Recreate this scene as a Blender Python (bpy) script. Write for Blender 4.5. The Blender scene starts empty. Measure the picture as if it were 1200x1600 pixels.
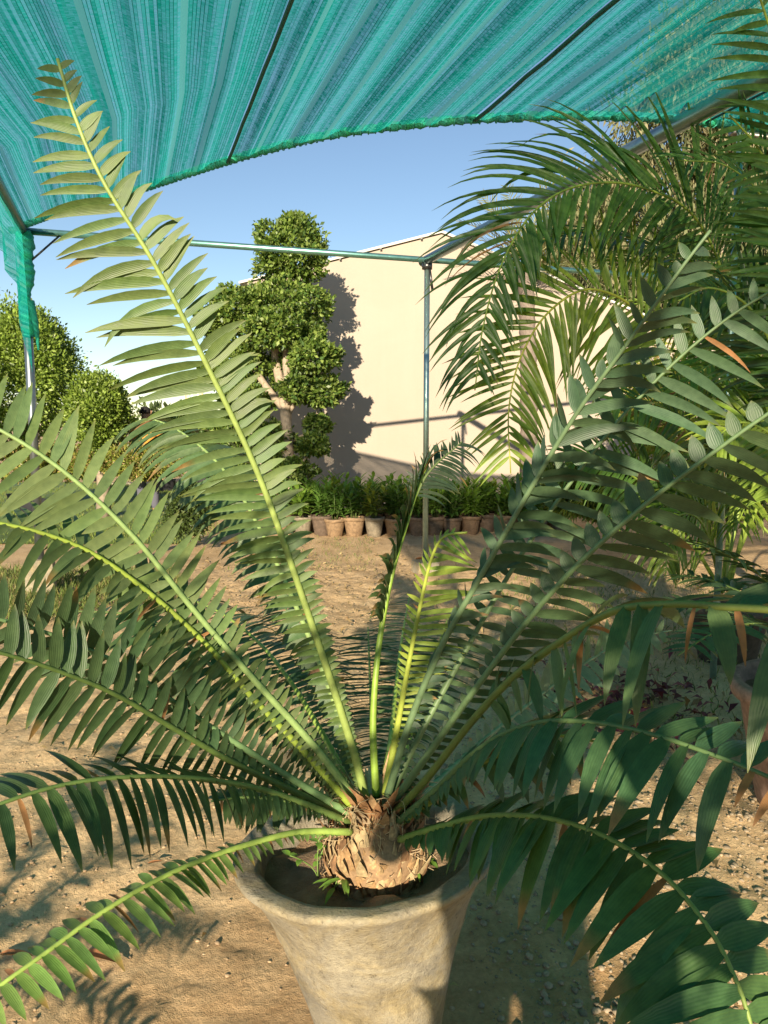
import bpy, bmesh, math, random
import numpy as np
from mathutils import Vector, Matrix

random.seed(7)
rng = np.random.default_rng(7)
S = bpy.context.scene
COL = S.collection

# ------------------------------------------------------------------ camera, light, exposure
CAM_H, PITCH, FPX = 1.5, math.radians(6.65), 1200.0
cam_d = bpy.data.cameras.new('camera'); cam = bpy.data.objects.new('camera', cam_d); COL.objects.link(cam)
cam.location = (0, 0, CAM_H); cam.rotation_euler = (math.radians(90) - PITCH, 0, 0)
cam_d.sensor_fit = 'VERTICAL'; cam_d.sensor_height = 24.0; cam_d.lens = 24.0 * FPX / 1600.0
cam_d.clip_start = 0.02; cam_d.clip_end = 900
S.camera = cam
SUN_EL = math.radians(17.0); SUN_T = 0.18            # shadows move forward and slightly right
az = math.atan(SUN_T)
sd = Vector((-math.sin(az) * math.cos(SUN_EL), -math.cos(az) * math.cos(SUN_EL), math.sin(SUN_EL)))  # towards the sun
world = bpy.data.worlds.new('World'); S.world = world; world.use_nodes = True
wn = world.node_tree.nodes; wl = world.node_tree.links
bg = wn['Background']; sky = wn.new('ShaderNodeTexSky'); sky.sky_type = 'NISHITA'; sky.sun_disc = False
sky.sun_elevation = SUN_EL
sky.sun_rotation = math.atan2(sd.x, sd.y)
sky.air_density = 1.0; sky.dust_density = 0.0; sky.ozone_density = 1.6; sky.altitude = 600
wl.new(sky.outputs[0], bg.inputs[0]); bg.inputs[1].default_value = 0.078
sun_d = bpy.data.lights.new('sun', 'SUN'); sun = bpy.data.objects.new('sun', sun_d); COL.objects.link(sun)
sun_d.energy = 5.0; sun_d.angle = math.radians(0.5); sun_d.color = (1.0, 0.85, 0.64)
sun.rotation_euler = sd.to_track_quat('Z', 'Y').to_euler(); sun.location = (-3, -10, 8)
S.view_settings.view_transform = 'Standard'; S.view_settings.look = 'None'
S.view_settings.gamma = 1.0; S.view_settings.use_curve_mapping = False
S.view_settings.exposure = 0.95
S.render.engine = 'CYCLES'
S.cycles.transparent_max_bounces = 24; S.cycles.max_bounces = 8
try: S.cycles.use_denoising = True
except Exception: pass

# ------------------------------------------------------------------ helpers
CP, SP = math.cos(PITCH), math.sin(PITCH)
def ray(px, py):
    u = 800.0 - py; f = FPX
    return (px - 600.0), f * CP + u * SP, u * CP - f * SP
def W(px, py, d):
    """world point at forward distance d seen at photo pixel px, py"""
    x, y, z = ray(px, py)
    return Vector((x / y * d, d, CAM_H + z / y * d))
def proj(p):
    dy = p[1]; dz = p[2] - CAM_H
    zc = dy * CP - dz * SP; uc = dy * SP + dz * CP
    if zc < 0.05: return None
    return 600 + p[0] / zc * FPX, 800 - uc / zc * FPX
def ground_at(px, py, z=0.0):
    x, y, zz = ray(px, py); d = (z - CAM_H) / zz * y
    return Vector((x / y * d, d, z))

def tag(o, label=None, cat=None, group=None, kind=None):
    if label: o['label'] = label
    if cat: o['category'] = cat
    if group: o['group'] = group
    if kind: o['kind'] = kind
    return o
def empty(name, loc=(0, 0, 0), label=None, cat=None, group=None):
    o = bpy.data.objects.new(name, None); COL.objects.link(o); o.location = loc; o.empty_display_size = .1
    return tag(o, label, cat, group)
def link(name, me, mat=None, parent=None, smooth=True):
    """mesh given in world coordinates; parent is an unrotated Empty or a part"""
    o = bpy.data.objects.new(name, me); COL.objects.link(o)
    if mat: me.materials.append(mat)
    if smooth and len(me.polygons): me.polygons.foreach_set('use_smooth', [True] * len(me.polygons))
    if parent:
        o.parent = parent
        w = Vector((0, 0, 0)); p = parent
        while p: w += p.location; p = p.parent
        o.location = -w
    return o

class MB:
    """collects geometry with per-vertex colour and uv, builds one mesh"""
    def __init__(s): s.v = []; s.f = []; s.c = []; s.uv = []; s.n = 0
    def add(s, verts, faces, cols=None, uvs=None):
        verts = np.asarray(verts, dtype=float).reshape(-1, 3); k = len(verts)
        s.v.append(verts); s.f.extend([tuple(i + s.n for i in f) for f in faces])
        if cols is None: cols = np.ones((k, 3)) * .5
        cols = np.asarray(cols, dtype=float)
        if cols.ndim == 1: cols = np.tile(cols, (k, 1))
        s.c.append(cols)
        s.uv.append(np.zeros((k, 2)) if uvs is None else np.asarray(uvs, dtype=float))
        s.n += k
    def box(s, c, size, rot=0.0, cols=None, top=1.0):
        hx, hy, hz = [q / 2 for q in size]; cr, sr = math.cos(rot), math.sin(rot); vs = []
        for z in (-hz, hz):
            k = top if z > 0 else 1.0
            for x, y in ((-hx, -hy), (hx, -hy), (hx, hy), (-hx, hy)):
                x *= k; y *= k
                vs.append((c[0] + x * cr - y * sr, c[1] + x * sr + y * cr, c[2] + z))
        s.add(vs, [(0, 3, 2, 1), (4, 5, 6, 7), (0, 1, 5, 4), (1, 2, 6, 5), (2, 3, 7, 6), (3, 0, 4, 7)], cols)
    def tube(s, pts, radii, n=10, cols=None, cap=True, bump=0.0, seed=0):
        pts = [Vector(p) for p in pts]; m = len(pts)
        if not hasattr(radii, '__len__'): radii = [radii] * m
        T = [(pts[min(i + 1, m - 1)] - pts[max(i - 1, 0)]).normalized() for i in range(m)]
        ref = Vector((0, 0, 1)) if abs(T[0].z) < .9 else Vector((1, 0, 0))
        r = random.Random(seed); vs = []; fs = []; uv = []; X = None; L = 0
        for i in range(m):
            X = (X if X is not None else ref.cross(T[i]))
            X = (X - T[i] * X.dot(T[i])).normalized(); Y = T[i].cross(X)
            if i: L += (pts[i] - pts[i - 1]).length
            for k in range(n):
                a = 2 * math.pi * k / n; rr = radii[i] * (1 + (r.uniform(-bump, bump) if bump else 0))
                vs.append(pts[i] + X * math.cos(a) * rr + Y * math.sin(a) * rr); uv.append((k / n, L))
            if i:
                for k in range(n):
                    a0 = (i - 1) * n + k; a1 = (i - 1) * n + (k + 1) % n
                    fs.append((a0, a1, a1 + n, a0 + n))
        if cap: fs.append(tuple(range(n))[::-1]); fs.append(tuple((m - 1) * n + k for k in range(n)))
        c = cols
        if cols is not None and np.asarray(cols).ndim == 2: c = np.repeat(np.asarray(cols), n, axis=0)
        s.add(vs, fs, c, uv)
    def lathe(s, c, prof, n=64, cols=None, wob=0.0, seed=0):
        vs = []; fs = []; uv = []; r = np.random.default_rng(seed)
        ph = r.uniform(0, 6.28, 4)
        for i, (rad, z) in enumerate(prof):
            for k in range(n):
                a = 2 * math.pi * k / n
                w = 1 + wob * (math.sin(2 * a + ph[0]) + .6 * math.sin(5 * a + ph[1]) + .35 * math.sin(11 * a + ph[2] + i * .4)) * .5
                dz = wob * .12 * math.sin(3 * a + ph[3]) + wob * .08 * math.sin(13 * a + ph[1])
                vs.append((c[0] + rad * w * math.cos(a), c[1] + rad * w * math.sin(a), c[2] + z + dz)); uv.append((k / n, z))
        for i in range(len(prof) - 1):
            for k in range(n):
                a0 = i * n + k; a1 = i * n + (k + 1) % n
                fs.append((a0, a1, a1 + n, a0 + n))
        s.add(vs, fs, cols, uv)
    def build(s, name, mat=None, parent=None, smooth=True):
        V = np.concatenate(s.v); C = np.concatenate(s.c); U = np.concatenate(s.uv)
        me = bpy.data.meshes.new(name); me.from_pydata(V.tolist(), [], s.f)
        ca = me.color_attributes.new('Col', 'FLOAT_COLOR', 'POINT')
        ca.data.foreach_set('color', np.concatenate([C, np.ones((len(C), 1))], 1).astype('f').ravel())
        uvl = me.uv_layers.new(name='UVMap'); li = np.empty(len(me.loops), dtype='i'); me.loops.foreach_get('vertex_index', li)
        uvl.data.foreach_set('uv', U[li].astype('f').ravel())
        me.update()
        return link(name, me, mat, parent, smooth)

def quads_mesh(name, V, C, mat, parent=None, smooth=True, uv=None):
    """V: (n,4,3) quads, C: (n,3) colours – fast"""
    n = len(V); me = bpy.data.meshes.new(name)
    me.vertices.add(n * 4); me.vertices.foreach_set('co', V.reshape(-1).astype('f'))
    me.loops.add(n * 4); me.loops.foreach_set('vertex_index', np.arange(n * 4, dtype='i'))
    me.polygons.add(n); me.polygons.foreach_set('loop_start', np.arange(0, n * 4, 4, dtype='i'))
    me.polygons.foreach_set('loop_total', np.full(n, 4, dtype='i'))
    ca = me.color_attributes.new('Col', 'FLOAT_COLOR', 'POINT')
    cc = np.concatenate([np.repeat(C, 4, axis=0), np.ones((n * 4, 1))], 1)
    ca.data.foreach_set('color', cc.astype('f').ravel())
    u = me.uv_layers.new(name='UVMap'); u.data.foreach_set('uv', np.tile(np.array([.5, 0, 1, .5, .5, 1, 0, .5], dtype='f'), n))
    me.update(calc_edges=True); me.validate()
    return link(name, me, mat, parent, smooth)

def unit(a): return a / np.maximum(np.linalg.norm(a, axis=-1, keepdims=True), 1e-9)
def leaf_quads(P, D, Nn, L, Wd, bend=.12):
    """diamond leaves: base P, direction D, normal Nn"""
    D = unit(D); X = unit(np.cross(D, Nn)); Nn = np.cross(X, D)
    L = np.asarray(L).reshape(-1, 1); Wd = np.asarray(Wd).reshape(-1, 1)
    m = P + D * L * .5 + Nn * L * bend
    return np.stack([P, m + X * Wd * .5, P + D * L, m - X * Wd * .5], 1)

def vnoise(x, y, seed=0):
    r = np.random.default_rng(seed); tab = r.random((256, 256))
    xi = np.floor(x).astype(int); yi = np.floor(y).astype(int); fx = x - xi; fy = y - yi
    fx = fx * fx * (3 - 2 * fx); fy = fy * fy * (3 - 2 * fy)
    a = tab[xi % 256, yi % 256]; b = tab[(xi + 1) % 256, yi % 256]; c = tab[xi % 256, (yi + 1) % 256]; d = tab[(xi + 1) % 256, (yi + 1) % 256]
    return (a * (1 - fx) + b * fx) * (1 - fy) + (c * (1 - fx) + d * fx) * fy

def catmull(pts, n):
    P = [Vector(p) for p in pts]; P = [P[0] * 2 - P[1]] + P + [P[-1] * 2 - P[-2]]
    L = [0]
    for i in range(1, len(P) - 2): L.append(L[-1] + (P[i + 1] - P[i]).length)
    out = []
    for k in range(n):
        t = L[-1] * k / (n - 1); i = 0
        while i < len(L) - 2 and L[i + 1] < t: i += 1
        u = (t - L[i]) / max(L[i + 1] - L[i], 1e-9); p0, p1, p2, p3 = P[i:i + 4]
        out.append(.5 * ((2 * p1) + (p2 - p0) * u + (2 * p0 - 5 * p1 + 4 * p2 - p3) * u * u + (3 * p1 - p0 - 3 * p2 + p3) * u ** 3))
    return out, L[-1]

# ------------------------------------------------------------------ materials
def newmat(name):
    m = bpy.data.materials.new(name); m.use_nodes = True; n = m.node_tree.nodes; l = m.node_tree.links
    return m, n, l, n['Principled BSDF'], n['Material Output']
def ramp(n, stops):
    r = n.new('ShaderNodeValToRGB'); e = r.color_ramp.elements
    e[0].position, e[0].color = stops[0][0], (*stops[0][1], 1); e[1].position, e[1].color = stops[-1][0], (*stops[-1][1], 1)
    for p, c in stops[1:-1]: q = e.new(p); q.color = (*c, 1)
    return r
def noise(n, l, vec, scale, detail=4, rough=.6, dist=0.0):
    t = n.new('ShaderNodeTexNoise'); t.inputs['Scale'].default_value = scale; t.inputs['Detail'].default_value = detail
    t.inputs['Roughness'].default_value = rough; t.inputs['Distortion'].default_value = dist
    if vec is not None: l.new(vec, t.inputs['Vector'])
    return t
def mixc(n, l, fac, a, b, mode='MIX'):
    m = n.new('ShaderNodeMix'); m.data_type = 'RGBA'; m.blend_type = mode
    for s, x in ((m.inputs[0], fac), (m.inputs[6], a), (m.inputs[7], b)):
        if isinstance(x, (int, float)): s.default_value = x
        elif isinstance(x, tuple): s.default_value = (*x, 1)
        else: l.new(x, s)
    return m.outputs[2]
def math_(n, l, op, a, b=None, c=None, clamp=False):
    m = n.new('ShaderNodeMath'); m.operation = op; m.use_clamp = clamp
    for s, x in zip(m.inputs, (a, b, c)):
        if x is None: continue
        if isinstance(x, (int, float)): s.default_value = x
        else: l.new(x, s)
    return m.outputs[0]
def bump(n, l, h, strength, dist, bs):
    b = n.new('ShaderNodeBump'); b.inputs['Strength'].default_value = strength; b.inputs['Distance'].default_value = dist
    l.new(h, b.inputs['Height']); l.new(b.outputs[0], bs.inputs['Normal']); return b

def leaf_mat(name, rough=.45, trans=.3, veins=0, tr_col=(1.15, 1.25, .35), spec=.4):
    m, n, l, bs, out = newmat(name)
    at = n.new('ShaderNodeAttribute'); at.attribute_name = 'Col'
    geo = n.new('ShaderNodeNewGeometry')
    nz = noise(n, l, geo.outputs['Position'], 60, 3)
    r = ramp(n, [(.3, (.78, .80, .78)), (.7, (1.18, 1.14, 1.1))]); l.new(nz.outputs[0], r.inputs[0])
    c = mixc(n, l, 1.0, at.outputs[0], r.outputs[0], 'MULTIPLY')
    if veins:
        uv = n.new('ShaderNodeUVMap'); sx = n.new('ShaderNodeSeparateXYZ'); l.new(uv.outputs[0], sx.inputs[0])
        w = math_(n, l, 'SINE', math_(n, l, 'MULTIPLY', sx.outputs[0], veins * 6.283))
        w2 = math_(n, l, 'MULTIPLY_ADD', w, .5, .5)
        c = mixc(n, l, math_(n, l, 'MULTIPLY', w2, .22), c, mixc(n, l, 1.0, c, (1.5, 1.45, 1.2), 'MULTIPLY'))
        # pale margin / midrib
        d = math_(n, l, 'ABSOLUTE', math_(n, l, 'SUBTRACT', sx.outputs[0], .5))
        mid = math_(n, l, 'LESS_THAN', d, .035)
        bump(n, l, w2, .25, .001, bs)
    l.new(c, bs.inputs['Base Color']); bs.inputs['Roughness'].default_value = rough
    bs.inputs['Specular IOR Level'].default_value = spec
    rr = n.new('ShaderNodeMapRange'); l.new(nz.outputs[0], rr.inputs[0]); rr.inputs[3].default_value = rough - .1; rr.inputs[4].default_value = rough + .15
    l.new(rr.outputs[0], bs.inputs['Roughness'])
    tr = n.new('ShaderNodeBsdfTranslucent'); l.new(mixc(n, l, 1.0, c, tr_col, 'MULTIPLY'), tr.inputs[0])
    mx = n.new('ShaderNodeMixShader'); mx.inputs[0].default_value = trans
    l.new(bs.outputs[0], mx.inputs[1]); l.new(tr.outputs[0], mx.inputs[2]); l.new(mx.outputs[0], out.inputs[0])
    return m
M = {}
M['cycad'] = leaf_mat('cycad_leaf', .42, .18, 7)
M['areca'] = leaf_mat('areca_leaf', .4, .3, 2, spec=.5)
M['leafy'] = leaf_mat('broad_leaf', .4, .28, 0)
M['grass'] = leaf_mat('grass_blades', .6, .3, 0)
M['euc'] = leaf_mat('eucalyptus_leaf', .6, .25, 0)

def col_mat(name, rough=.8, nscale=30, amp=.25, bumps=.3, bdist=.003, metallic=0.0, detail=5):
    """colour from the mesh, mottled"""
    m, n, l, bs, out = newmat(name)
    at = n.new('ShaderNodeAttribute'); at.attribute_name = 'Col'
    geo = n.new('ShaderNodeNewGeometry'); nz = noise(n, l, geo.outputs['Position'], nscale, detail, .65)
    r = ramp(n, [(.25, (1 - amp,) * 3), (.75, (1 + amp,) * 3)]); l.new(nz.outputs[0], r.inputs[0])
    l.new(mixc(n, l, 1.0, at.outputs[0], r.outputs[0], 'MULTIPLY'), bs.inputs['Base Color'])
    bs.inputs['Roughness'].default_value = rough; bs.inputs['Metallic'].default_value = metallic
    bump(n, l, nz.outputs[0], bumps, bdist, bs); return m
M['stalk'] = col_mat('frond_stalk', .5, 90, .15, .2, .001)
M['bark'] = col_mat('bark', .9, 25, .35, .8, .01)
M['scales'] = col_mat('leaf_base_scales', .85, 120, .35, .6, .003)
M['clay'] = col_mat('terracotta', .85, 26, .5, .4, .003)
M['generic'] = col_mat('painted_matter', .7, 40, .12, .1, .001)
M['cloth'] = col_mat('cotton_cloth', .9, 60, .12, .3, .003)
M['skin'] = col_mat('skin', .5, 40, .08, .1, .001)
M['clod'] = col_mat('dry_clods', .95, 80, .25, .5, .004)
M['steel'] = col_mat('galvanised_pipe', .34, 22, .2, .06, .0005, metallic=.85)
M['rope'] = col_mat('green_hem', .75, 160, .45, .9, .006)

def soil_mat():
    m, n, l, bs, out = newmat('dry_soil')
    geo = n.new('ShaderNodeNewGeometry'); P = geo.outputs['Position']
    big = noise(n, l, P, .55, 4, .6); mid = noise(n, l, P, 5, 6, .65, .3); fine = noise(n, l, P, 60, 6, .7); grit = noise(n, l, P, 240, 3, .7)
    r1 = ramp(n, [(.3, (.49, .335, .18)), (.5, (.61, .435, .245)), (.72, (.71, .525, .31))]); l.new(mid.outputs[0], r1.inputs[0])
    r2 = ramp(n, [(.35, (.88, .86, .84)), (.65, (1.08, 1.06, 1.02))]); l.new(big.outputs[0], r2.inputs[0])
    c = mixc(n, l, 1.0, r1.outputs[0], r2.outputs[0], 'MULTIPLY')
    r3 = ramp(n, [(.3, (.76, .75, .74)), (.6, (1.12, 1.12, 1.12))]); l.new(fine.outputs[0], r3.inputs[0])
    c = mixc(n, l, .8, c, r3.outputs[0], 'MULTIPLY')
    # straw litter further back, damp ground close to the pot
    vo = n.new('ShaderNodeTexVoronoi'); vo.inputs['Scale'].default_value = 38; l.new(P, vo.inputs['Vector'])
    h = math_(n, l, 'ADD', math_(n, l, 'MULTIPLY', fine.outputs[0], .6), math_(n, l, 'MULTIPLY', grit.outputs[0], .25))
    h = math_(n, l, 'ADD', h, math_(n, l, 'MULTIPLY', vo.outputs[0], .35))
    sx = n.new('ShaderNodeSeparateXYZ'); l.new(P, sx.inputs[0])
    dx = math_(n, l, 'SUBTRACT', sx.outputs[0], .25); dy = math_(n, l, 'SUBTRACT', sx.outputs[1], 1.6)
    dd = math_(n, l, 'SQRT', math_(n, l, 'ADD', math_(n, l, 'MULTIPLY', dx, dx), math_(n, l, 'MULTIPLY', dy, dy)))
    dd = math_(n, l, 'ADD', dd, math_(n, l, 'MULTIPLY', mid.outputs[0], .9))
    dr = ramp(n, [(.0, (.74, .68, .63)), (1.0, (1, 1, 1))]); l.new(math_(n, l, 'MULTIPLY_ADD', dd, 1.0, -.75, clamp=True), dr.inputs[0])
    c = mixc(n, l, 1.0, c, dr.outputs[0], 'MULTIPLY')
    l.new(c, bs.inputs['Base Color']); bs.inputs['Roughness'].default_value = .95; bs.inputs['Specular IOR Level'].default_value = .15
    bump(n, l, h, .75, .016, bs); return m
M['soil'] = soil_mat()

def concrete_mat():
    m, n, l, bs, out = newmat('weathered_cement')
    geo = n.new('ShaderNodeNewGeometry'); P = geo.outputs['Position']
    a = noise(n, l, P, 9, 9, .72, .6); b = noise(n, l, P, 70, 6, .75); c3 = noise(n, l, P, 3.5, 8, .7, 1.2); g = noise(n, l, P, 260, 3, .7)
    r = ramp(n, [(.28, (.19, .172, .140)), (.45, (.30, .268, .205)), (.6, (.40, .352, .255)), (.78, (.50, .445, .325))]); l.new(a.outputs[0], r.inputs[0])
    r2 = ramp(n, [(.3, (.78, .78, .78)), (.65, (1.1, 1.1, 1.08))]); l.new(b.outputs[0], r2.inputs[0])
    c = mixc(n, l, 1.0, r.outputs[0], r2.outputs[0], 'MULTIPLY')
    r3 = ramp(n, [(.45, (1, 1, 1)), (.62, (.98, .86, .58))]); l.new(c3.outputs[0], r3.inputs[0])
    c = mixc(n, l, .75, c, r3.outputs[0], 'MULTIPLY')
    sp = ramp(n, [(.30, (.42, .40, .36)), (.40, (1, 1, 1))]); l.new(b.outputs[0], sp.inputs[0]); c = mixc(n, l, .8, c, sp.outputs[0], 'MULTIPLY')
    l.new(c, bs.inputs['Base Color']); bs.inputs['Roughness'].default_value = .9; bs.inputs['Specular IOR Level'].default_value = .2
    h = math_(n, l, 'ADD', math_(n, l, 'MULTIPLY', b.outputs[0], .6), math_(n, l, 'MULTIPLY', g.outputs[0], .25))
    h = math_(n, l, 'ADD', h, math_(n, l, 'MULTIPLY', a.outputs[0], .8))
    bump(n, l, h, .9, .012, bs); return m
M['cement'] = concrete_mat()

def plaster_mat():
    m, n, l, bs, out = newmat('cream_plaster')
    geo = n.new('ShaderNodeNewGeometry'); P = geo.outputs['Position']
    a = noise(n, l, P, .9, 5, .6, .5); b = noise(n, l, P, 30, 5, .6)
    r = ramp(n, [(.3, (.385, .325, .262)), (.7, (.415, .352, .288))]); l.new(a.outputs[0], r.inputs[0])
    mp = n.new('ShaderNodeMapping'); mp.inputs['Scale'].default_value = (5, 5, .35); l.new(P, mp.inputs[0])
    st = noise(n, l, mp.outputs[0], 1.1, 4, .6); rs = ramp(n, [(.3, (.975, .97, .96)), (.6, (1, 1, 1))]); l.new(st.outputs[0], rs.inputs[0])
    l.new(mixc(n, l, .7, r.outputs[0], rs.outputs[0], 'MULTIPLY'), bs.inputs['Base Color']); bs.inputs['Roughness'].default_value = .9
    bump(n, l, b.outputs[0], .25, .01, bs); return m
M['plaster'] = plaster_mat()

def net_mat(open_=.42, name='shade_net'):
    m, n, l, bs, out = newmat(name)
    uv = n.new('ShaderNodeUVMap'); sx = n.new('ShaderNodeSeparateXYZ'); l.new(uv.outputs[0], sx.inputs[0])
    mul = lambda x, y: math_(n, l, 'MULTIPLY', x, y)
    add = lambda x, y: math_(n, l, 'ADD', x, y)
    def vec(x, y):
        c = n.new('ShaderNodeCombineXYZ'); l.new(x, c.inputs[0]); l.new(y, c.inputs[1]); return c.outputs[0]
    def white(x):
        w = n.new('ShaderNodeTexWhiteNoise'); w.noise_dimensions = '1D'; l.new(x, w.inputs['W']); return w.outputs['Value']
    u, v = sx.outputs[0], sx.outputs[1]
    wob = noise(n, l, vec(mul(u, .6), mul(v, .5)), 1, 2, .5)
    uu = add(u, mul(wob.outputs[0], .012))
    U = mul(uu, 80.0); idn = math_(n, l, 'FLOOR', U); fr = math_(n, l, 'SUBTRACT', U, idn)
    rnd = white(idn); rnd2 = white(add(idn, 517.3))
    edge = math_(n, l, 'GREATER_THAN', math_(n, l, 'ABSOLUTE', math_(n, l, 'SUBTRACT', fr, .5)), .40)
    line = mul(edge, math_(n, l, 'GREATER_THAN', rnd2, .45))                    # knitted warp threads
    dash = noise(n, l, vec(mul(idn, 7.31), mul(v, 70)), 1, 3, .8)               # ladder of weft tapes
    slow = noise(n, l, vec(mul(idn, 3.17), mul(v, 2.2)), 1, 2, .6)
    wide = noise(n, l, vec(mul(uu, 7), mul(v, .1)), 1, 1, .5)
    W_ = mul(uu, 6.2); wid = math_(n, l, 'FLOOR', W_); wf = math_(n, l, 'SUBTRACT', W_, wid)
    plain = mul(math_(n, l, 'LESS_THAN', wf, .15), math_(n, l, 'GREATER_THAN', white(wid), .25))   # plain woven bands
    op = add(mul(rnd, .45), add(mul(slow.outputs[0], .9), mul(dash.outputs[0], 1.7)))
    op = add(op, mul(wide.outputs[0], .3))
    op = math_(n, l, 'ADD', op, -1.52 + open_ * .5, clamp=True)
    op = mul(op, .66)
    op = mul(op, math_(n, l, 'SUBTRACT', 1.0, mul(line, .9)))
    mp_ = n.new('ShaderNodeMix'); mp_.data_type = 'FLOAT'; l.new(plain, mp_.inputs[0]); l.new(op, mp_.inputs[2]); mp_.inputs[3].default_value = .17; op = mp_.outputs[0]
    cr0 = ramp(n, [(.25, (.004, .30, .24)), (.5, (.015, .50, .43)), (.75, (.09, .68, .62))]); l.new(add(mul(dash.outputs[0], .7), mul(rnd, .3)), cr0.inputs[0])
    c_ = mixc(n, l, line, cr0.outputs[0], (.004, .20, .16)); c_ = mixc(n, l, plain, c_, (.10, .50, .44))
    class _C: pass
    cr = _C(); cr.outputs = [c_]
    df = n.new('ShaderNodeBsdfDiffuse'); tl = n.new('ShaderNodeBsdfTranslucent'); l.new(cr.outputs[0], df.inputs[0]); l.new(cr.outputs[0], tl.inputs[0])
    m1 = n.new('ShaderNodeMixShader'); m1.inputs[0].default_value = .6; l.new(df.outputs[0], m1.inputs[1]); l.new(tl.outputs[0], m1.inputs[2])
    tp = n.new('ShaderNodeBsdfTransparent'); m2 = n.new('ShaderNodeMixShader'); l.new(op, m2.inputs[0])
    l.new(m1.outputs[0], m2.inputs[1]); l.new(tp.outputs[0], m2.inputs[2]); l.new(m2.outputs[0], out.inputs[0])
    return m
M['net'] = net_mat()

# ------------------------------------------------------------------ ground
def axis(fine0, fine1, step, far):
    a = list(np.arange(fine0, fine1, step)); s = step
    while a[-1] < far: s *= 1.22; a.append(a[-1] + s)
    s = step; b = []
    x = fine0
    while x > -far: s *= 1.22; x -= s; b.append(x)
    return np.array(b[::-1] + a)
def ground_h(x, y):
    h = (vnoise(x * 1.1, y * 1.1, 1) - .5) * .05 + (vnoise(x * 5, y * 5, 2) - .5) * .022 + (vnoise(x * 17, y * 17, 3) - .5) * .018 + (vnoise(x * 37, y * 37, 4) - .5) * .013
    near = np.clip((14 - np.hypot(x, y - 3)) / 6, 0, 1)
    pot = np.clip((np.hypot(x - POT[0], y - POT[1]) - .2) / .35, 0, 1)
    return h * near * (.25 + .75 * pot)
POT = (-0.042, 1.66)
gx = axis(-3.2, 3.4, .026, 400); gy = axis(.9, 8.0, .026, 500)
GX, GY = np.meshgrid(gx, gy); GZ = ground_h(GX, GY)
nx, ny = len(gx), len(gy); me = bpy.data.meshes.new('ground')
me.vertices.add(nx * ny); me.vertices.foreach_set('co', np.stack([GX, GY, GZ], -1).astype('f').ravel())
ii = (np.arange(ny - 1)[:, None] * nx + np.arange(nx - 1)[None, :]).ravel()
q = np.stack([ii, ii + 1, ii + 1 + nx, ii + nx], 1)
me.loops.add(len(q) * 4); me.loops.foreach_set('vertex_index', q.astype('i').ravel())
me.polygons.add(len(q)); me.polygons.foreach_set('loop_start', np.arange(0, len(q) * 4, 4, dtype='i')); me.polygons.foreach_set('loop_total', np.full(len(q), 4, dtype='i'))
me.update(calc_edges=True)
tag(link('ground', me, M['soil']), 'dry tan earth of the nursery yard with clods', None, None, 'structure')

# clods and stones, one by one uncountable
def clods(name, n, region, smin, smax, cols, seed, label):
    r = np.random.default_rng(seed)
    t = (1 + 5 ** .5) / 2
    ico = unit(np.array([(-1, t, 0), (1, t, 0), (-1, -t, 0), (1, -t, 0), (0, -1, t), (0, 1, t), (0, -1, -t), (0, 1, -t), (t, 0, -1), (t, 0, 1), (-t, 0, -1), (-t, 0, 1)], float))
    F = np.array([(0, 11, 5), (0, 5, 1), (0, 1, 7), (0, 7, 10), (0, 10, 11), (1, 5, 9), (5, 11, 4), (11, 10, 2), (10, 7, 6), (7, 1, 8), (3, 9, 4), (3, 4, 2), (3, 2, 6), (3, 6, 8), (3, 8, 9), (4, 9, 5), (2, 4, 11), (6, 2, 10), (8, 6, 7), (9, 8, 1)])
    x0, x1, y0, y1 = region
    y = y0 + (y1 - y0) * r.random(n) ** 1.4; x = x0 + (x1 - x0) * r.random(n)
    keep = vnoise(x * 1.6, y * 1.6, seed + 5) * .8 + r.random(n) * .4 > .5; x, y = x[keep], y[keep]
    pk = np.hypot(x - POT[0], y - POT[1]) > .26; x, y = x[pk], y[pk]; n = len(x)
    s = smin + (smax - smin) * r.random(n) ** 5
    V = ico[None] * (1 + r.uniform(-.35, .35, (n, 12, 1))) * s[:, None, None] * np.stack([r.uniform(.8, 1.3, n), r.uniform(.8, 1.3, n), r.uniform(.5, .8, n)], 1)[:, None, :]
    V[:, :, 0] += x[:, None]; V[:, :, 1] += y[:, None]; V[:, :, 2] += (ground_h(x, y) + s * .2)[:, None]
    me = bpy.data.meshes.new(name); me.vertices.add(n * 12); me.vertices.foreach_set('co', V.astype('f').ravel())
    Fa = (F[None] + (np.arange(n) * 12)[:, None, None]).reshape(-1, 3)
    me.loops.add(len(Fa) * 3); me.loops.foreach_set('vertex_index', Fa.astype('i').ravel())
    me.polygons.add(len(Fa)); me.polygons.foreach_set('loop_start', np.arange(0, len(Fa) * 3, 3, dtype='i')); me.polygons.foreach_set('loop_total', np.full(len(Fa), 3, dtype='i'))
    C = np.array(cols)[r.integers(0, len(cols), n)] * r.uniform(.8, 1.15, (n, 1))
    ca = me.color_attributes.new('Col', 'FLOAT_COLOR', 'POINT'); ca.data.foreach_set('color', np.concatenate([np.repeat(C, 12, 0), np.ones((n * 12, 1))], 1).astype('f').ravel())
    me.update(calc_edges=True)
    o = link(name, me, M['clod'], None, False); tag(o, label, None, None, 'stuff'); return o
clods('soil_clods', 34000, (-2.4, 2.4, 1.3, 6.5), .0014, .0085, [(.40, .285, .17), (.34, .24, .145), (.46, .33, .20)], 11, 'small dry clods and crumbs of earth scattered over the yard')
clods('gravel', 9000, (.25, 1.6, 1.5, 3.8), .002, .013, [(.30, .235, .155), (.24, .19, .125), (.36, .28, .19)], 12, 'loose grey gravel to the right of the big pot')

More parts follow.
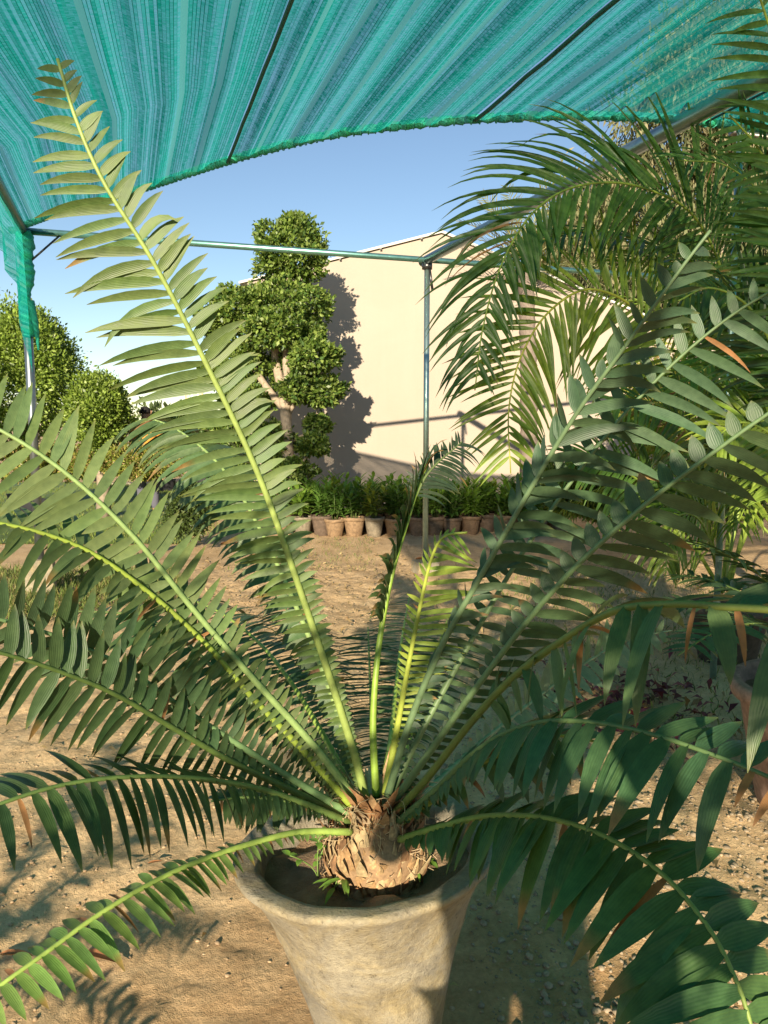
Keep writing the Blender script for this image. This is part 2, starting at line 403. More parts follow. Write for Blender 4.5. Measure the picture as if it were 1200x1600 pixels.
# lawn
def lawn_mask(x, y):
    e = 5.6 + .3 * np.sin(x * 2.1) + .25 * np.sin(x * 5.3)
    right = -1.75 - .12 * (y - 5.6) + .15 * np.sin(y * 3.1)
    strip = (y > 7.6) & (y < 9.3)
    return (y > e) & (x < right) & (~strip) & (y < 19)
mb = MB(); xs = np.linspace(-9, -2.55, 30); ys = np.linspace(9.35, 19, 30)
gv = [(x, y, .012 + .012 * math.sin(x * 1.3) * math.sin(y * 1.1) + .012) for y in ys for x in xs]
mb.add(gv, [(j * 30 + i, j * 30 + i + 1, (j + 1) * 30 + i + 1, (j + 1) * 30 + i) for j in range(29) for i in range(29)], (.10, .15, .035))
tag(mb.build('lawn', M['generic']), 'short green lawn between the shrubs at the left', None, None, 'structure')
def grass(name, n, x0, x1, y0, y1, hmin, hmax, mask, label, cols, seed):
    r = np.random.default_rng(seed)
    x = r.uniform(x0, x1, n); y = r.uniform(y0, y1, n); k = mask(x, y); x, y = x[k], y[k]
    k = vnoise(x * 2.5, y * 2.5, seed) + r.random(len(x)) * .5 > .42; x, y = x[k], y[k]; n = len(x)
    P = np.stack([x, y, np.full(n, .0)], 1); D = np.stack([r.normal(0, .45, n), r.normal(0, .45, n), np.ones(n)], 1)
    N = r.normal(0, 1, (n, 3)); L = r.uniform(hmin, hmax, n)
    C = np.array(cols)[r.integers(0, len(cols), n)] * r.uniform(.75, 1.25, (n, 1))
    tag(quads_mesh(name, leaf_quads(P, D, N, L, .006 + .05 * L * .3, .2), C, M['grass']), label, None, None, 'stuff')
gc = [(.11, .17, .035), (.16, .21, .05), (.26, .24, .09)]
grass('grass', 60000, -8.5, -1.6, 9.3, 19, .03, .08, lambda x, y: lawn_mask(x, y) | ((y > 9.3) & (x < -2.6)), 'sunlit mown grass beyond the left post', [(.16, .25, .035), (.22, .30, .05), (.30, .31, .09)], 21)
grass('tall_grass', 26000, -6.5, -1.4, 5.3, 7.7, .04, .15, lawn_mask, 'ragged grass round the foot of the left post', gc, 22)
grass('weeds', 3500, 1.0, 3.2, 3.4, 8.0, .03, .10, lambda x, y: x > 0, 'sparse weeds on the shaded ground under the palms', gc, 23)
grass('yard_weeds', 900, -1.6, -.1, 7.6, 9.9, .02, .07, lambda x, y: x > -3, 'thin dry weeds in front of the potted plants', gc, 24)

# stone edging and path at the left
def slab(name, px, py, w, dpt, h, rot, col, label, cat, group=None):
    g = ground_at(px, py); b = MB(); b.box((g.x, g.y, h / 2), (w, dpt, h), rot, col, .97)
    o = b.build(name, M['cement'], None, False); bv = o.modifiers.new('b', 'BEVEL'); bv.width = .008; bv.segments = 2
    tag(o, label, cat, group); return o
slab('edging_stone', 205, 758, 1.0, .22, .07, .25, (.5,) * 3, 'pale concrete edging stone lying on the lawn beside the black grow bag', 'edging stone')
slab('concrete_block', 752, 826, .34, .2, .12, -.05, (.5,) * 3, 'pale concrete block lying at the right end of the potted plant row', 'block')
slab('broken_slab', 1085, 1163, .34, .16, .04, -.5, (.5,) * 3, 'thin pale broken slab on the ground beside the terracotta pot', 'slab')

# ------------------------------------------------------------------ building
WY = 12.4
def wall_pt(px, py): p = W(px, py, WY); return p
ridge = W(690, 366, WY); lf = W(392, 441, WY); sl = (ridge.z - lf.z) / (ridge.x - lf.x)
rg = W(985, 487, WY); sr = (ridge.z - rg.z) / (rg.x - ridge.x)
xL = W(386, 440, WY).x; xR = ridge.x + 5.2
zL = ridge.z - sl * (ridge.x - xL); zR = ridge.z - sr * (xR - ridge.x)
bld = empty('warehouse', (ridge.x, WY, 0), 'cream plastered gable building behind the potted plants', 'building')
b = MB(); th = .22
prof = [(xL, -.05), (xR, -.05), (xR, zR), (ridge.x, ridge.z), (xL, zL)]
vs = [(x, WY, z) for x, z in prof] + [(x, WY + th, z) for x, z in prof]
b.add(vs, [(0, 1, 2, 3, 4), (9, 8, 7, 6, 5), (0, 5, 6, 1), (1, 6, 7, 2), (2, 7, 8, 3), (3, 8, 9, 4), (4, 9, 5, 0)]); b.build('gable_wall', M['plaster'], bld, False)
b = MB(); b.box((xL + th / 2, WY + th + 8, (zL) / 2 - .02), (th, 16, zL - .05)); b.build('side_wall', M['plaster'], bld, False)
b = MB(); b.box((xR - th / 2, WY + th + 8, (zR) / 2 - .02), (th, 16, zR - .05)); b.build('side_wall', M['plaster'], bld, False)
for (xa, za, xb, zb) in ((xL - .12, zL - .12 * sl, ridge.x, ridge.z), (ridge.x, ridge.z, xR + .12, zR - .12 * sr)):
    b = MB(); y0, y1, t = WY - .05, WY + 16.3, .05
    b.add([(xa, y0, za + .015), (xb, y0, zb + .015), (xb, y1, zb + .015), (xa, y1, za + .015), (xa, y0, za + t), (xb, y0, zb + t), (xb, y1, zb + t), (xa, y1, za + t)],
          [(0, 3, 2, 1), (4, 5, 6, 7), (0, 1, 5, 4), (1, 2, 6, 5), (2, 3, 7, 6), (3, 0, 4, 7)], (.62, .60, .55))
    rf = b.build('roof', M['generic'], bld, False)
    b = MB(); k = int(abs(xb - xa) / .55)
    for i in range(k):
        u = (i + .5) / k; x = xa + (xb - xa) * u; z = za + (zb - za) * u; b.box((x, y0 - .012, z + .005), (.03, .02, .03), 0, (.25, .24, .22))
    b.build('roof_clip', M['generic'], rf, False)['kind'] = 'stuff'

# ------------------------------------------------------------------ shade structure
C0 = Vector((-2.98, 6.56, 3.07)); C1 = Vector((.42, 7.7, 3.07))
Pv = (C1 - C0).normalized(); Pv.z = 0; Dv = Vector((-Pv.y, Pv.x, 0))
def ab(v): return v.dot(Pv), v.dot(Dv)
def AB(a, b_, z): p = Pv * a + Dv * b_; return Vector((p.x, p.y, z))
a0, b0 = ab(C0); a1, b1 = ab(C1); NZ = 3.125
shade = empty('shade_structure', (0, 6, 0), 'green shade net canopy on steel pipes over the plants', 'shade canopy')
G1 = (.40, .50, .47); G2 = (.36, .40, .40)
def pipe(name, p, q_, r, col=G1, parent=None, n=14):
    b = MB(); b.tube([p, q_], r, n, col); return b.build(name, M['steel'], parent or shade)
b = MB(); b.tube([(C0.x, C0.y, .0), (C0.x, C0.y, 3.08)], .036, 16, (.22, .25, .26)); lp = b.build('post', M['steel'], shade)
b = MB(); b.tube([(C1.x, C1.y, .0), (C1.x, C1.y, 3.06)], .028, 16, (.34, .47, .43)); mp_ = b.build('post', M['steel'], shade)
for (p, parent, ft) in ((C0, lp, .33), (C1, mp_, .1)):
    b = MB(); b.box((p.x, p.y, ft / 2 - .02), (.23, .23, ft + .04), .3, None, .94); b.build('concrete_footing', M['cement'], parent, False)
    b = MB(); b.tube([(p.x, p.y, 2.98), (p.x, p.y, 3.04)], .05, 12, (.10, .10, .10)); b.tube([(p.x + .05, p.y - .04, 2.78), (p.x + .02, p.y - .02, 3.0)], .014, 6, (.08, .08, .08)); b.build('clamp', M['steel'], parent)
pipe('beam', C0 + Vector((-.1, -.03, .0)), C1 + Pv * 3.8, .028, (.20, .42, .36))
pr = pipe('rafter_pipe', C1 + Dv * .12, AB(a1, -1.9, 3.07), .045, (.24, .33, .32))
pl = pipe('rafter_pipe', C0 + Dv * .12, AB(a0, -1.9, 3.07), .04, (.18, .22, .22))
pr2 = W(1158, 196, 4.36)
b = MB(); b.tube([(pr2.x, pr2.y, 0), (pr2.x, pr2.y, pr2.z)], .019, 12, (.45, .60, .56)); rp = b.build('post', M['steel'], shade)
pipe('beam', AB(a1 + .35, ab(pr2)[1] + .05, 3.07), AB(a1 + 2.4, ab(pr2)[1] + .05, 3.07), .022, (.35, .3, .26))
b = MB(); b.tube([C0 + Vector((.02, -.02, -.28)), C0 + Pv * .3 + Vector((0, 0, 0))], .009, 6, (.06, .06, .06)); b.build('tie_rod', M['steel'], shade)
# rear posts behind the viewer
for a_ in (a0, a1):
    p = AB(a_, -1.75, 0); b = MB(); b.tube([(p.x, p.y, 0), (p.x, p.y, 3.06)], .032, 12, G2); b.build('post', M['steel'], shade)
pipe('beam', AB(a0 - .3, -1.8, 3.07), AB(a1 + 2.4, -1.8, 3.07), .028, G2)

rope_px = [(38, 350, 6.5), (120, 322, None), (205, 300, None), (360, 250, None), (500, 214, None), (620, 197, None), (740, 186, None), (880, 181, None), (1020, 184, None), (1158, 195, None), (1240, 203, None)]
rp_pts = []
for px, py, d in rope_px:
    x, y, z = ray(px, py); d = d or (NZ - CAM_H) / z * y; p = W(px, py, d); p.z = NZ if px > 60 else 3.1; rp_pts.append(p)
rope, _ = catmull(rp_pts, 260)
rab = np.array([ab(p) for p in rope])
def front_b(a): return float(np.interp(a, rab[:, 0], rab[:, 1]))
# hem rope, lumpy and bound
mb = MB(); rr = random.Random(3)
rad = [.023 + .003 * math.sin(i * 1.9) + rr.uniform(-.002, .003) for i in range(len(rope))]
cols = [(.01 + rr.random() * .03, .24 + rr.random() * .2, .17 + rr.random() * .14) for _ in rope]
mb.tube(rope, rad, 9, cols, bump=.10, seed=4)
hem = mb.build('net_hem', M['rope'], shade)
mb = MB()
for i in range(2, len(rope) - 2, 2):
    p = rope[i]; t = (rope[i + 1] - rope[i - 1]).normalized(); u = t.cross(Vector((0, 0, 1))); w = u.cross(t); loop = []
    for k in range(9): a = k / 8 * 6.283; loop.append(p + (u * math.cos(a) + w * math.sin(a)) * .027 + t * (k / 8 - .5) * .035)
    mb.tube(loop, .0035, 4, (.06, .42, .30))
mb.build('hem_binding', M['rope'], hem)['kind'] = 'stuff'
# canopy sheets between seams (strips run with the rafters)
def net_sheet(name, aa, bb, rear, nA, nB, sag, label=None, lo=None, parent=None):
    V = []; U = []; F = []
    for i in range(nA + 1):
        a = aa + (bb - aa) * i / nA; f = front_b(a)
        for j in range(nB + 1):
            t = j / nB; bcur = rear + (f - rear) * t
            ar = a
            z = NZ + .002 - sag * math.sin(math.pi * i / nA) * (.35 + .65 * (1 - t)) * 1.0
            z += .010 * math.sin(a * 23 + math.sin(bcur * 1.1) * 1.3) + .006 * math.sin(a * 51 + bcur * .7) 
            if lo: ar = a + lo(t, i / nA)
            V.append(AB(ar, bcur, z)); U.append((a, bcur))
    for i in range(nA):
        for j in range(nB):
            k = i * (nB + 1) + j; F.append((k, k + 1, k + nB + 2, k + nB + 1))
    b = MB(); b.add(V, F, None, U); return b.build(name, M['net'], parent or shade)
s1 = ab(W(355, 250, 5.02))[0]; s2 = ab(W(740, 186, 4.36))[0]
REAR = -1.68
net_sheet('shade_net', a0 - .02, s1 - .004, REAR, 70, 40, .03, lo=lambda t, u: -(1 - u) * 1.35 * max(0, 1 - t * 1.25))  # unseen left rear corner flared outward to shade the tall frond's tip
net_sheet('shade_net', s1 + .004, s2 - .004, REAR, 70, 40, .035)
net_sheet('shade_net', s2 + .004, a1 + .17, REAR, 60, 40, .02)
net_sheet('shade_net', a1 + .215, a1 + 2.4, REAR, 60, 40, .05)
for s_ in (s1, s2):
    p, q_ = AB(s_, front_b(s_), NZ - .012), AB(s_, REAR, NZ - .012)
    b = MB(); pts = [p.lerp(q_, k / 30) + Vector((0, 0, -.008 * abs(math.sin(k * 1.1)))) for k in range(31)]
    b.tube(pts, .010, 6, (.008, .10, .09)); b.build('net_seam', M['rope'], shade)
b = MB(); p, q_ = AB(a1 + .2, front_b(a1 + .2), NZ - .01), AB(a1 + .215, REAR, NZ - .01); b.tube([p, q_], .006, 6, (.008, .12, .10)); b.build('net_seam', M['rope'], shade)
# side net hanging from the left rafter, gathered at the post
V = []; U = []; F = []; nA, nB = 60, 14
for i in range(nA + 1):
    t = i / nA; bb_ = b0 - t * 6.5
    drop = .80 * math.exp(-t * 16) + .42 + .12 * t
    for j in range(nB + 1):
        s_ = j / nB; z = 3.09 - drop * s_
        off = .03 * math.sin(t * 60 + s_ * 2) * s_ + .02
        V.append(AB(a0 + off - .02, bb_, z)); U.append((s_ * drop, bb_))
for i in range(nA):
    for j in range(nB): k = i * (nB + 1) + j; F.append((k, k + 1, k + nB + 2, k + nB + 1))
b = MB(); b.add(V, F, None, U); b.build('side_net', M['net'], shade)
# wrap of net on the left post
b = MB(); pts = []; rad = []; r = random.Random(9)
for k in range(40):
    t = k / 39; pts.append(Vector((C0.x + .012 + .016 * math.sin(t * 7), C0.y - .012, 3.06 - .85 * t))); rad.append(.060 - .014 * t + .014 * math.sin(t * 19) * (1 - t) + r.uniform(-.006, .006))
b.tube(pts, rad, 12, [(.01, .30 + .15 * r.random(), .20 + .1 * r.random()) for _ in pts], bump=.16, seed=3)
b.tube([(C0.x + .05, C0.y - .04, 2.5), (C0.x + .09, C0.y - .05, 2.3), (C0.x + .10, C0.y - .04, 2.1)], [.03, .025, .008], 7, (.01, .3, .2), bump=.3)
b.build('net_wrap', M['rope'], shade)

# ------------------------------------------------------------------ fronds
def prof(xs_, ys_): return lambda s: float(np.interp(s, xs_, ys_))
CW = prof([0, .10, .28, .5, .75, .92, 1], [.45, .85, 1, .93, .62, .28, .02])
AW = prof([0, .08, .3, .55, .8, 1], [.25, .8, 1, .8, .42, .02])
LC = prof([.0, .10, .3, .5, .7, .86, .95, 1], [.08, .16, .42, .84, 1, .86, .5, .28])
LA = prof([.0, .12, .35, .6, .85, 1], [.0, .7, 1, .95, .62, .3])

def leaflet(base, T, Sd, N, side, L, Wd, alpha, vfold, droop, wprof, col, r, segs=6, twist=0.0, fwd=0.0, dry=0, fold=.12, curltip=0.0):
    d = (T * math.cos(alpha) + Sd * side * math.sin(alpha) * math.cos(vfold) + N * math.sin(vfold) * math.sin(alpha)).normalized()
    n = N - d * N.dot(d); n.normalize()
    if twist: n = Matrix.Rotation(twist * side, 3, d) @ n
    p = base.copy(); V = []; U = []; Cc = []; F = []; st = L / segs
    kink = r.uniform(-.05, .05)
    for i in range(segs + 1):
        s = i / segs; w = Wd * wprof(s) * .5; X = d.cross(n).normalized()
        V += [p - X * w + n * w * fold * 2, p, p + X * w + n * w * fold * 2] if i < segs else [p - X * .0004, p, p + X * .0004]
        U += [(0, s), (.5, s), (1, s)]
        c = np.array(col)
        if dry == 2: c = np.array((.30, .15, .065)) * (.7 + .5 * r.random())
        elif dry == 1 and s > .80: c = c * .25 + np.array((.30, .16, .06)) * .75
        elif dry == 3: c = np.array((.50, .42, .05))
        elif s > .93: c = c * .6 + np.array((.25, .22, .06)) * .4
        Cc += [c, c * .93, c]
        if i < segs:
            d = d + Vector((0, 0, -1)) * droop * (.4 + s * 1.2) / segs + T * fwd / segs + X * kink / segs - n * (curltip * s * s) / segs
            d.normalize(); n = (n - d * n.dot(d)).normalized(); p = p + d * st
    for i in range(segs):
        k = i * 3; F += [(k, k + 1, k + 4, k + 3), (k + 1, k + 2, k + 5, k + 4)]
    return V, F, Cc, U

class Plant:
    """a thing with fronds; the leaflets that show largest become objects of their own"""
    def __init__(s, root, mat, limit): s.root = root; s.mat = mat; s.limit = limit; s.items = []
    def frond(s, pts, world=False, N0=(0, -1, .2), N1=None, n=60, L=.13, Wd=.026, col=(.10, .17, .06), rc=(.22, .32, .07), r0=.0092, r1=.0025,
              alpha=(78, 62), vf=(12, 12), droop=(.35, .35), fwd=(0, 0), lens=(1, 1), lprof=LC, wprof=CW, s0=.04, s1=.985, pw=1.25, seed=1, twist=(0, 0), skip=0.0, dry=.03, name='frond', drytip=.05, curl=0.0, jit=1.0, fold=.12, segs=6, radj=True, dist_col=.15):
        r = random.Random(seed)
        P3 = [Vector(p) if world else W(*p) for p in pts]
        m = 90; C, LL = catmull(P3, m); T = [(C[min(i + 1, m - 1)] - C[max(i - 1, 0)]).normalized() for i in range(m)]
        b = MB(); b.tube(C, [r0 + (r1 - r0) * (i / (m - 1)) ** .8 for i in range(m)], 8, [np.array(rc) * (.9 + .25 * r.random()) for _ in C]); fr = b.build(name, M['stalk'], s.root)
        N0 = Vector(N0).normalized(); N1 = Vector(N1).normalized() if N1 else N0
        for k in range(n):
            for sd_ in (-1, 1):
                u = (k + (.25 if sd_ > 0 else 0) + r.uniform(-.12, .12) * jit) / n; q_ = s0 + (s1 - s0) * min(max(u, 0), 1) ** pw
                if r.random() < skip: continue
                f = q_ * (m - 1); i = min(int(f), m - 2); base = C[i].lerp(C[i + 1], f - i); t = T[i].lerp(T[i + 1], f - i).normalized()
                Nn = N0.lerp(N1, q_).normalized(); Sd = t.cross(Nn).normalized(); Nn = Sd.cross(t).normalized()
                # side -1 is left of travel when the normal faces the viewer
                si = 0 if sd_ < 0 else 1
                ll = L * lprof(q_) * lens[si] * (r.uniform(.90, 1.07) if r.random() > .04 * jit else r.uniform(.45, .8))
                if ll < .004: continue
                ww = Wd * (.5 + .5 * lprof(q_)) * r.uniform(.9, 1.08)
                al = math.radians(alpha[0] + (alpha[1] - alpha[0]) * q_ + r.gauss(0, 4.5) * jit); vv = math.radians(vf[si] + r.gauss(0, 4) * jit)
                dr = 0; z = r.random()
                if z < dry: dr = 2
                elif z < dry + drytip: dr = 1
                cc = np.array(col) * r.uniform(1 - dist_col, 1 + dist_col); cc = cc * np.array((r.uniform(.92, 1.12), 1, r.uniform(.85, 1.1)))
                if dr == 2: ll *= .75; ww *= .45
                g = leaflet(base, t, Sd, Nn, sd_, ll, ww, al, vv, (droop[si] * r.uniform(.75, 1.3) + (r.uniform(.3, 1.0) if r.random() < .05 * jit else 0)), wprof, cc, r, segs, math.radians(twist[si] + r.gauss(0, 9) * jit), fwd[si], dr, fold, curl)
                a, e = proj(base), proj(g[0][-2]); sc = 0
                if a and e:
                    mid = ((a[0] + e[0]) / 2, (a[1] + e[1]) / 2)
                    if -20 < mid[0] < 1220 and -20 < mid[1] < 1620: sc = math.hypot(a[0] - e[0], a[1] - e[1])
                s.items.append((sc, len(s.items), fr, g))
        return fr
    def finish(s, stuffname='leaflets'):
        it = sorted(s.items, key=lambda q: -q[0]); rest = MB(); c = 0
        for sc, _, fr, (V, F, Cc, U) in it:
            if c < s.limit and sc > 9:
                b = MB(); b.add(V, F, Cc, U); b.build('leaflet', s.mat, fr); c += 1
            else: rest.add(V, F, Cc, U)
        if rest.n: tag(rest.build(stuffname, s.mat, s.root), kind='stuff')

# ------------------------------------------------------------------ big pot
RIM = .52
pot = empty('cement_pot', (POT[0], POT[1], 0), 'large weathered cement pot with a wide rim holding the cycad', 'plant pot')
b = MB(); c = (POT[0], POT[1], 0)
pf = [(.110, -.03), (.124, -.026), (.152, .12), (.183, .24), (.212, .335), (.233, .395), (.256, .445), (.277, .480), (.294, .501), (.301, .507), (.304, .513), (.3035, .520), (.3005, .523), (.275, .5215), (.252, .517), (.245, .511), (.241, .50), (.236, .46), (.230, .42), (.222, .36)]
pf2, _l = catmull([(q[0], 0, q[1]) for q in pf], 70); pf2 = [(max(q.x, .001), q.z) for q in pf2]
b.lathe(c, pf2, 128, wob=.016, seed=5); b.build('pot_body', M['cement'], pot)
def soil_disc(cx, cy, z, R, parent, seed, amp=.02):
    b = MB(); V = []; F = []; U = []; n, m = 48, 22
    for i in range(m + 1):
        for k in range(n):
            rr_ = R * i / m; a = 6.2832 * k / n; x, y = cx + rr_ * math.cos(a), cy + rr_ * math.sin(a)
            V.append((x, y, z + amp * (float(vnoise(np.array([x * 14 + 50]), np.array([y * 14 + 50]), seed)[0]) - .5) * 2 + amp * .7 * (float(vnoise(np.array([x * 45 + 50]), np.array([y * 45 + 50]), seed + 1)[0]) - .5)))
    for i in range(m):
        for k in range(n): F.append((i * n + k, i * n + (k + 1) % n, (i + 1) * n + (k + 1) % n, (i + 1) * n + k))
    b.add(V, F); return b.build('potting_soil', M['potsoil'], parent)
m, n_, l_, bs, out = newmat('potting_soil'); geo = n_.new('ShaderNodeNewGeometry'); nz = noise(n_, l_, geo.outputs['Position'], 22, 6, .7); nf = noise(n_, l_, geo.outputs['Position'], 140, 4, .7)
r_ = ramp(n_, [(.3, (.20, .125, .07)), (.55, (.32, .215, .125)), (.75, (.44, .31, .19))]); l_.new(nz.outputs[0], r_.inputs[0]); l_.new(r_.outputs[0], bs.inputs['Base Color']); bs.inputs['Roughness'].default_value = .95
bump(n_, l_, nf.outputs[0], .9, .012, bs); M['potsoil'] = m
soil_disc(POT[0], POT[1], .462, .236, pot, 31); pot.rotation_euler = (math.radians(-3.5), math.radians(-4.5), 0); pot.location.z = .022; pot.location.x += .040; pot.location.y -= .025

# ------------------------------------------------------------------ the cycad
CR = W(590, 1262, 1.64)                      # crown of the stem
cyc = empty('cycad', (CR.x, CR.y, .45), 'large cycad with long arching blue-green fronds growing in the cement pot', 'cycad')
ctr = Vector((CR.x - .003, CR.y + .01, .525)); 
b = MB(); prof_c = [(.015, -.075), (.098, -.06), (.112, -.02), (.117, .01), (.110, .045), (.094, .075), (.074, .10), (.052, .118), (.01, .13)]
b.lathe((ctr.x, ctr.y, ctr.z), prof_c, 32, (.30, .19, .10), wob=.05); caud = b.build('caudex', M['scales'], cyc)
rs = random.Random(5); scm = []
for v in range(4):
    mb = MB(); w = .026 + .004 * v; h = .040 + .004 * v
    vs = []; fs = []
    rows = 5
    for i in range(rows + 1):
        s = i / rows; ww = w * (1.0, .98, .9, .72, .42, .08)[i]; out_ = .006 + .010 * math.sin(s * 2.2) + .007 * s * s * 1.5
        for k in (-1, -.4, .4, 1): vs.append((k * ww * .5 + rs.uniform(-.001, .001), -out_ + abs(k) * .004, s * h + rs.uniform(-.001, .001)))
    for i in range(rows):
        for k in range(3): a = i * 4 + k; fs.append((a, a + 1, a + 5, a + 4))
    c_ = [np.array([(.40, .27, .13), (.33, .20, .09), (.46, .34, .18), (.24, .13, .06)][v]) * (.75 + .5 * rs.random()) for _ in vs]
    mb.add(vs, fs, c_); o = mb.build('leaf_base', M['scales']); scm.append(o.data); bpy.data.objects.remove(o)
GA = 2.39996
for k in range(290):
    t = k / 290; zz = -.05 + .155 * t; rad_ = float(np.interp(zz, [q_[1] for q_ in prof_c], [q_[0] for q_ in prof_c]))
    a = k * GA; o = bpy.data.objects.new('leaf_base', scm[rs.randrange(4)]); COL.objects.link(o); o.parent = caud
    wp = Vector((ctr.x + rad_ * math.cos(a), ctr.y + rad_ * math.sin(a), ctr.z + zz - .012))
    o.location = wp
    lean = float(np.interp(t, [0, .5, 1], [.12, -.2, -.12])) + rs.uniform(-.4, .3)
    o.rotation_euler = (Matrix.Rotation(a + math.pi / 2, 3, 'Z') @ Matrix.Rotation(lean, 3, 'X') @ Matrix.Rotation(rs.gauss(0, .45), 3, 'Y')).to_euler(); s_ = rs.uniform(.42, .85); o.scale = (s_ * rs.uniform(.6, 1.1), s_, s_ * (1 + .6 * t))
# dry papery sheaths in the heart
mb = MB()
for k in range(170):
    a = rs.uniform(0, 6.283); rr_ = rs.uniform(.015, .075); bz = ctr.z + .06 + rs.uniform(-.03, .06)
    d = Vector((math.cos(a) * .5, math.sin(a) * .5, 1)).normalized(); p = Vector((ctr.x + rr_ * math.cos(a), ctr.y + rr_ * math.sin(a), bz)); sd2 = d.cross(Vector((math.cos(a), math.sin(a), 0))).normalized(); L = rs.uniform(.05, .12); w = rs.uniform(.008, .02)
    vs = []
    for i in range(5): s = i / 4; q_ = p + d * L * s + Vector((math.cos(a), math.sin(a), 0)) * .02 * s * s; ww = w * (1 - s) ** .6; vs += [q_ - sd2 * ww, q_ + sd2 * ww + Vector((0, 0, rs.uniform(-.004, .004)))]
    c_ = np.array(rs.choice([(.44, .24, .11), (.55, .36, .18), (.30, .15, .07), (.60, .46, .28)]))
    mb.add(vs, [(2 * i, 2 * i + 1, 2 * i + 3, 2 * i + 2) for i in range(4)], c_)
for k in range(150):   # loose fibres
    a = rs.uniform(0, 6.283); p = ctr + Vector((math.cos(a) * .08, math.sin(a) * .08, rs.uniform(.0, .17))); pts = [p]
    d = Vector((math.cos(a), math.sin(a), rs.uniform(-.6, 1)))
    for i in range(4): d = (d + Vector((rs.gauss(0, .4), rs.gauss(0, .4), rs.gauss(-.2, .4)))).normalized(); pts.append(pts[-1] + d * .018)
    mb.tube(pts, .0008, 4, (.5, .38, .22))
tag(mb.build('dry_sheaths', M['scales'], cyc), kind='stuff')

cy = Plant(cyc, M['cycad'], 300)
D0 = 1.64
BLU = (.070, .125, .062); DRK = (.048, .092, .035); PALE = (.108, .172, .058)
# L1: the tall upright frond
cy.frond([(572, 1250, 1.63), (545, 1150, 1.60), (482, 960, 1.55), (405, 745, 1.48), (318, 560, 1.42), (240, 410, 1.37), (165, 290, 1.34), (120, 190, 1.33), (90, 92, 1.33)],
         N0=(.1, -1, .25), N1=(-.1, -1, .15), n=92, L=.176, Wd=.0200, lprof=prof([.0, .10, .3, .5, .66, .8, .92, 1], [.08, .16, .42, .85, 1, .86, .52, .22]), col=PALE, rc=(.26, .34, .09), r0=.0100, r1=.0028, alpha=(84, 58), vf=(-4, -8), droop=(.28, .6), lens=(1.0, .56), s0=.03, pw=1.22, s1=1.0, seed=2, twist=(12, -8), fwd=(-.1, .1), dry=.0, drytip=.05)
# L1b: second upright frond behind it that arches away to the left
cy.frond([(566, 1248, 1.68), (520, 1090, 1.80), (455, 930, 1.95), (400, 815, 2.12), (350, 735, 2.3), (290, 680, 2.5), (232, 655, 2.65), (190, 672, 2.75)],
         N0=(.1, -1, .5), N1=(-.2, -.5, 1), n=72, L=.21, Wd=.032, col=(.085, .14, .06), rc=(.24, .34, .11), alpha=(80, 60), vf=(0, -20), droop=(.9, .9), seed=3, twist=(8, 0), fwd=(.1, .1), dry=.02)
# L2
cy.frond([(560, 1255, 1.63), (490, 1165, 1.60), (395, 1060, 1.56), (300, 950, 1.52), (210, 840, 1.48), (110, 745, 1.45), (0, 672, 1.42), (-120, 625, 1.40), (-230, 612, 1.4)],
         N0=(.2, -1, .55), N1=(.1, -1, .8), n=60, L=.150, Wd=.0225, col=(.13, .19, .075), rc=(.22, .32, .11), r0=.0095, alpha=(82, 68), vf=(0, -10), droop=(.20, .05), seed=4, twist=(10, -10), lens=(1, .92), dry=.01)
# L3
cy.frond([(552, 1262, 1.63), (480, 1180, 1.60), (390, 1085, 1.56), (320, 1005, 1.52), (225, 920, 1.47), (125, 855, 1.42), (0, 818, 1.36), (-140, 810, 1.30), (-250, 830, 1.26)],
         N0=(.1, -.6, 1), N1=(-.1, -.35, 1), n=60, L=.165, Wd=.0185, col=(.105, .155, .06), rc=(.24, .32, .045), r0=.0092, alpha=(80, 66), vf=(0, 0), droop=(.45, .5), seed=5, twist=(15, -15), lens=(1, .9), dry=.02, drytip=.1)
# L3b: frond below it, its shadow put into the dark leaf colour
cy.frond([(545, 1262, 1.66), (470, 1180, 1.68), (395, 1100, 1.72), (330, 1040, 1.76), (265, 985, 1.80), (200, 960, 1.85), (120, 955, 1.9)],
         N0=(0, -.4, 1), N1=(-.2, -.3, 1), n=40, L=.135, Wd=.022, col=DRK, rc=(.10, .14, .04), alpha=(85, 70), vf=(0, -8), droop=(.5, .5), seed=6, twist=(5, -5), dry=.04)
# another rear frond between L2 and L1
cy.frond([(560, 1250, 1.70), (500, 1140, 1.85), (450, 1060, 2.0), (400, 1000, 2.2), (340, 955, 2.4), (280, 930, 2.6)],
         N0=(0, -.6, 1), N1=(0, -.3, 1), n=54, L=.17, Wd=.023, col=BLU, rc=(.22, .32, .06), alpha=(80, 62), vf=(0, -10), droop=(.6, .6), seed=7)
cy.frond([(575, 1245, 1.72), (540, 1150, 1.95), (505, 1060, 2.25), (470, 985, 2.6), (430, 930, 2.9)],
         N0=(0, -.7, 1), N1=(0, -.3, 1), n=50, L=.17, Wd=.022, col=DRK, rc=(.2, .3, .06), alpha=(80, 62), vf=(0, -10), droop=(.6, .6), seed=37)
# L4
cy.frond([(545, 1270, 1.62), (465, 1222, 1.57), (375, 1165, 1.50), (290, 1110, 1.43), (190, 1040, 1.34), (90, 995, 1.27), (0, 968, 1.20), (-120, 945, 1.14)],
         N0=(-.1, -1, .3), N1=(-.2, -1, -.1), n=46, L=.125, Wd=.024, col=BLU, rc=(.16, .27, .11), r0=.0092, alpha=(78, 66), vf=(-5, -5), droop=(.25, -.05), seed=8, twist=(0, 12), lens=(.9, 1), dry=.01)
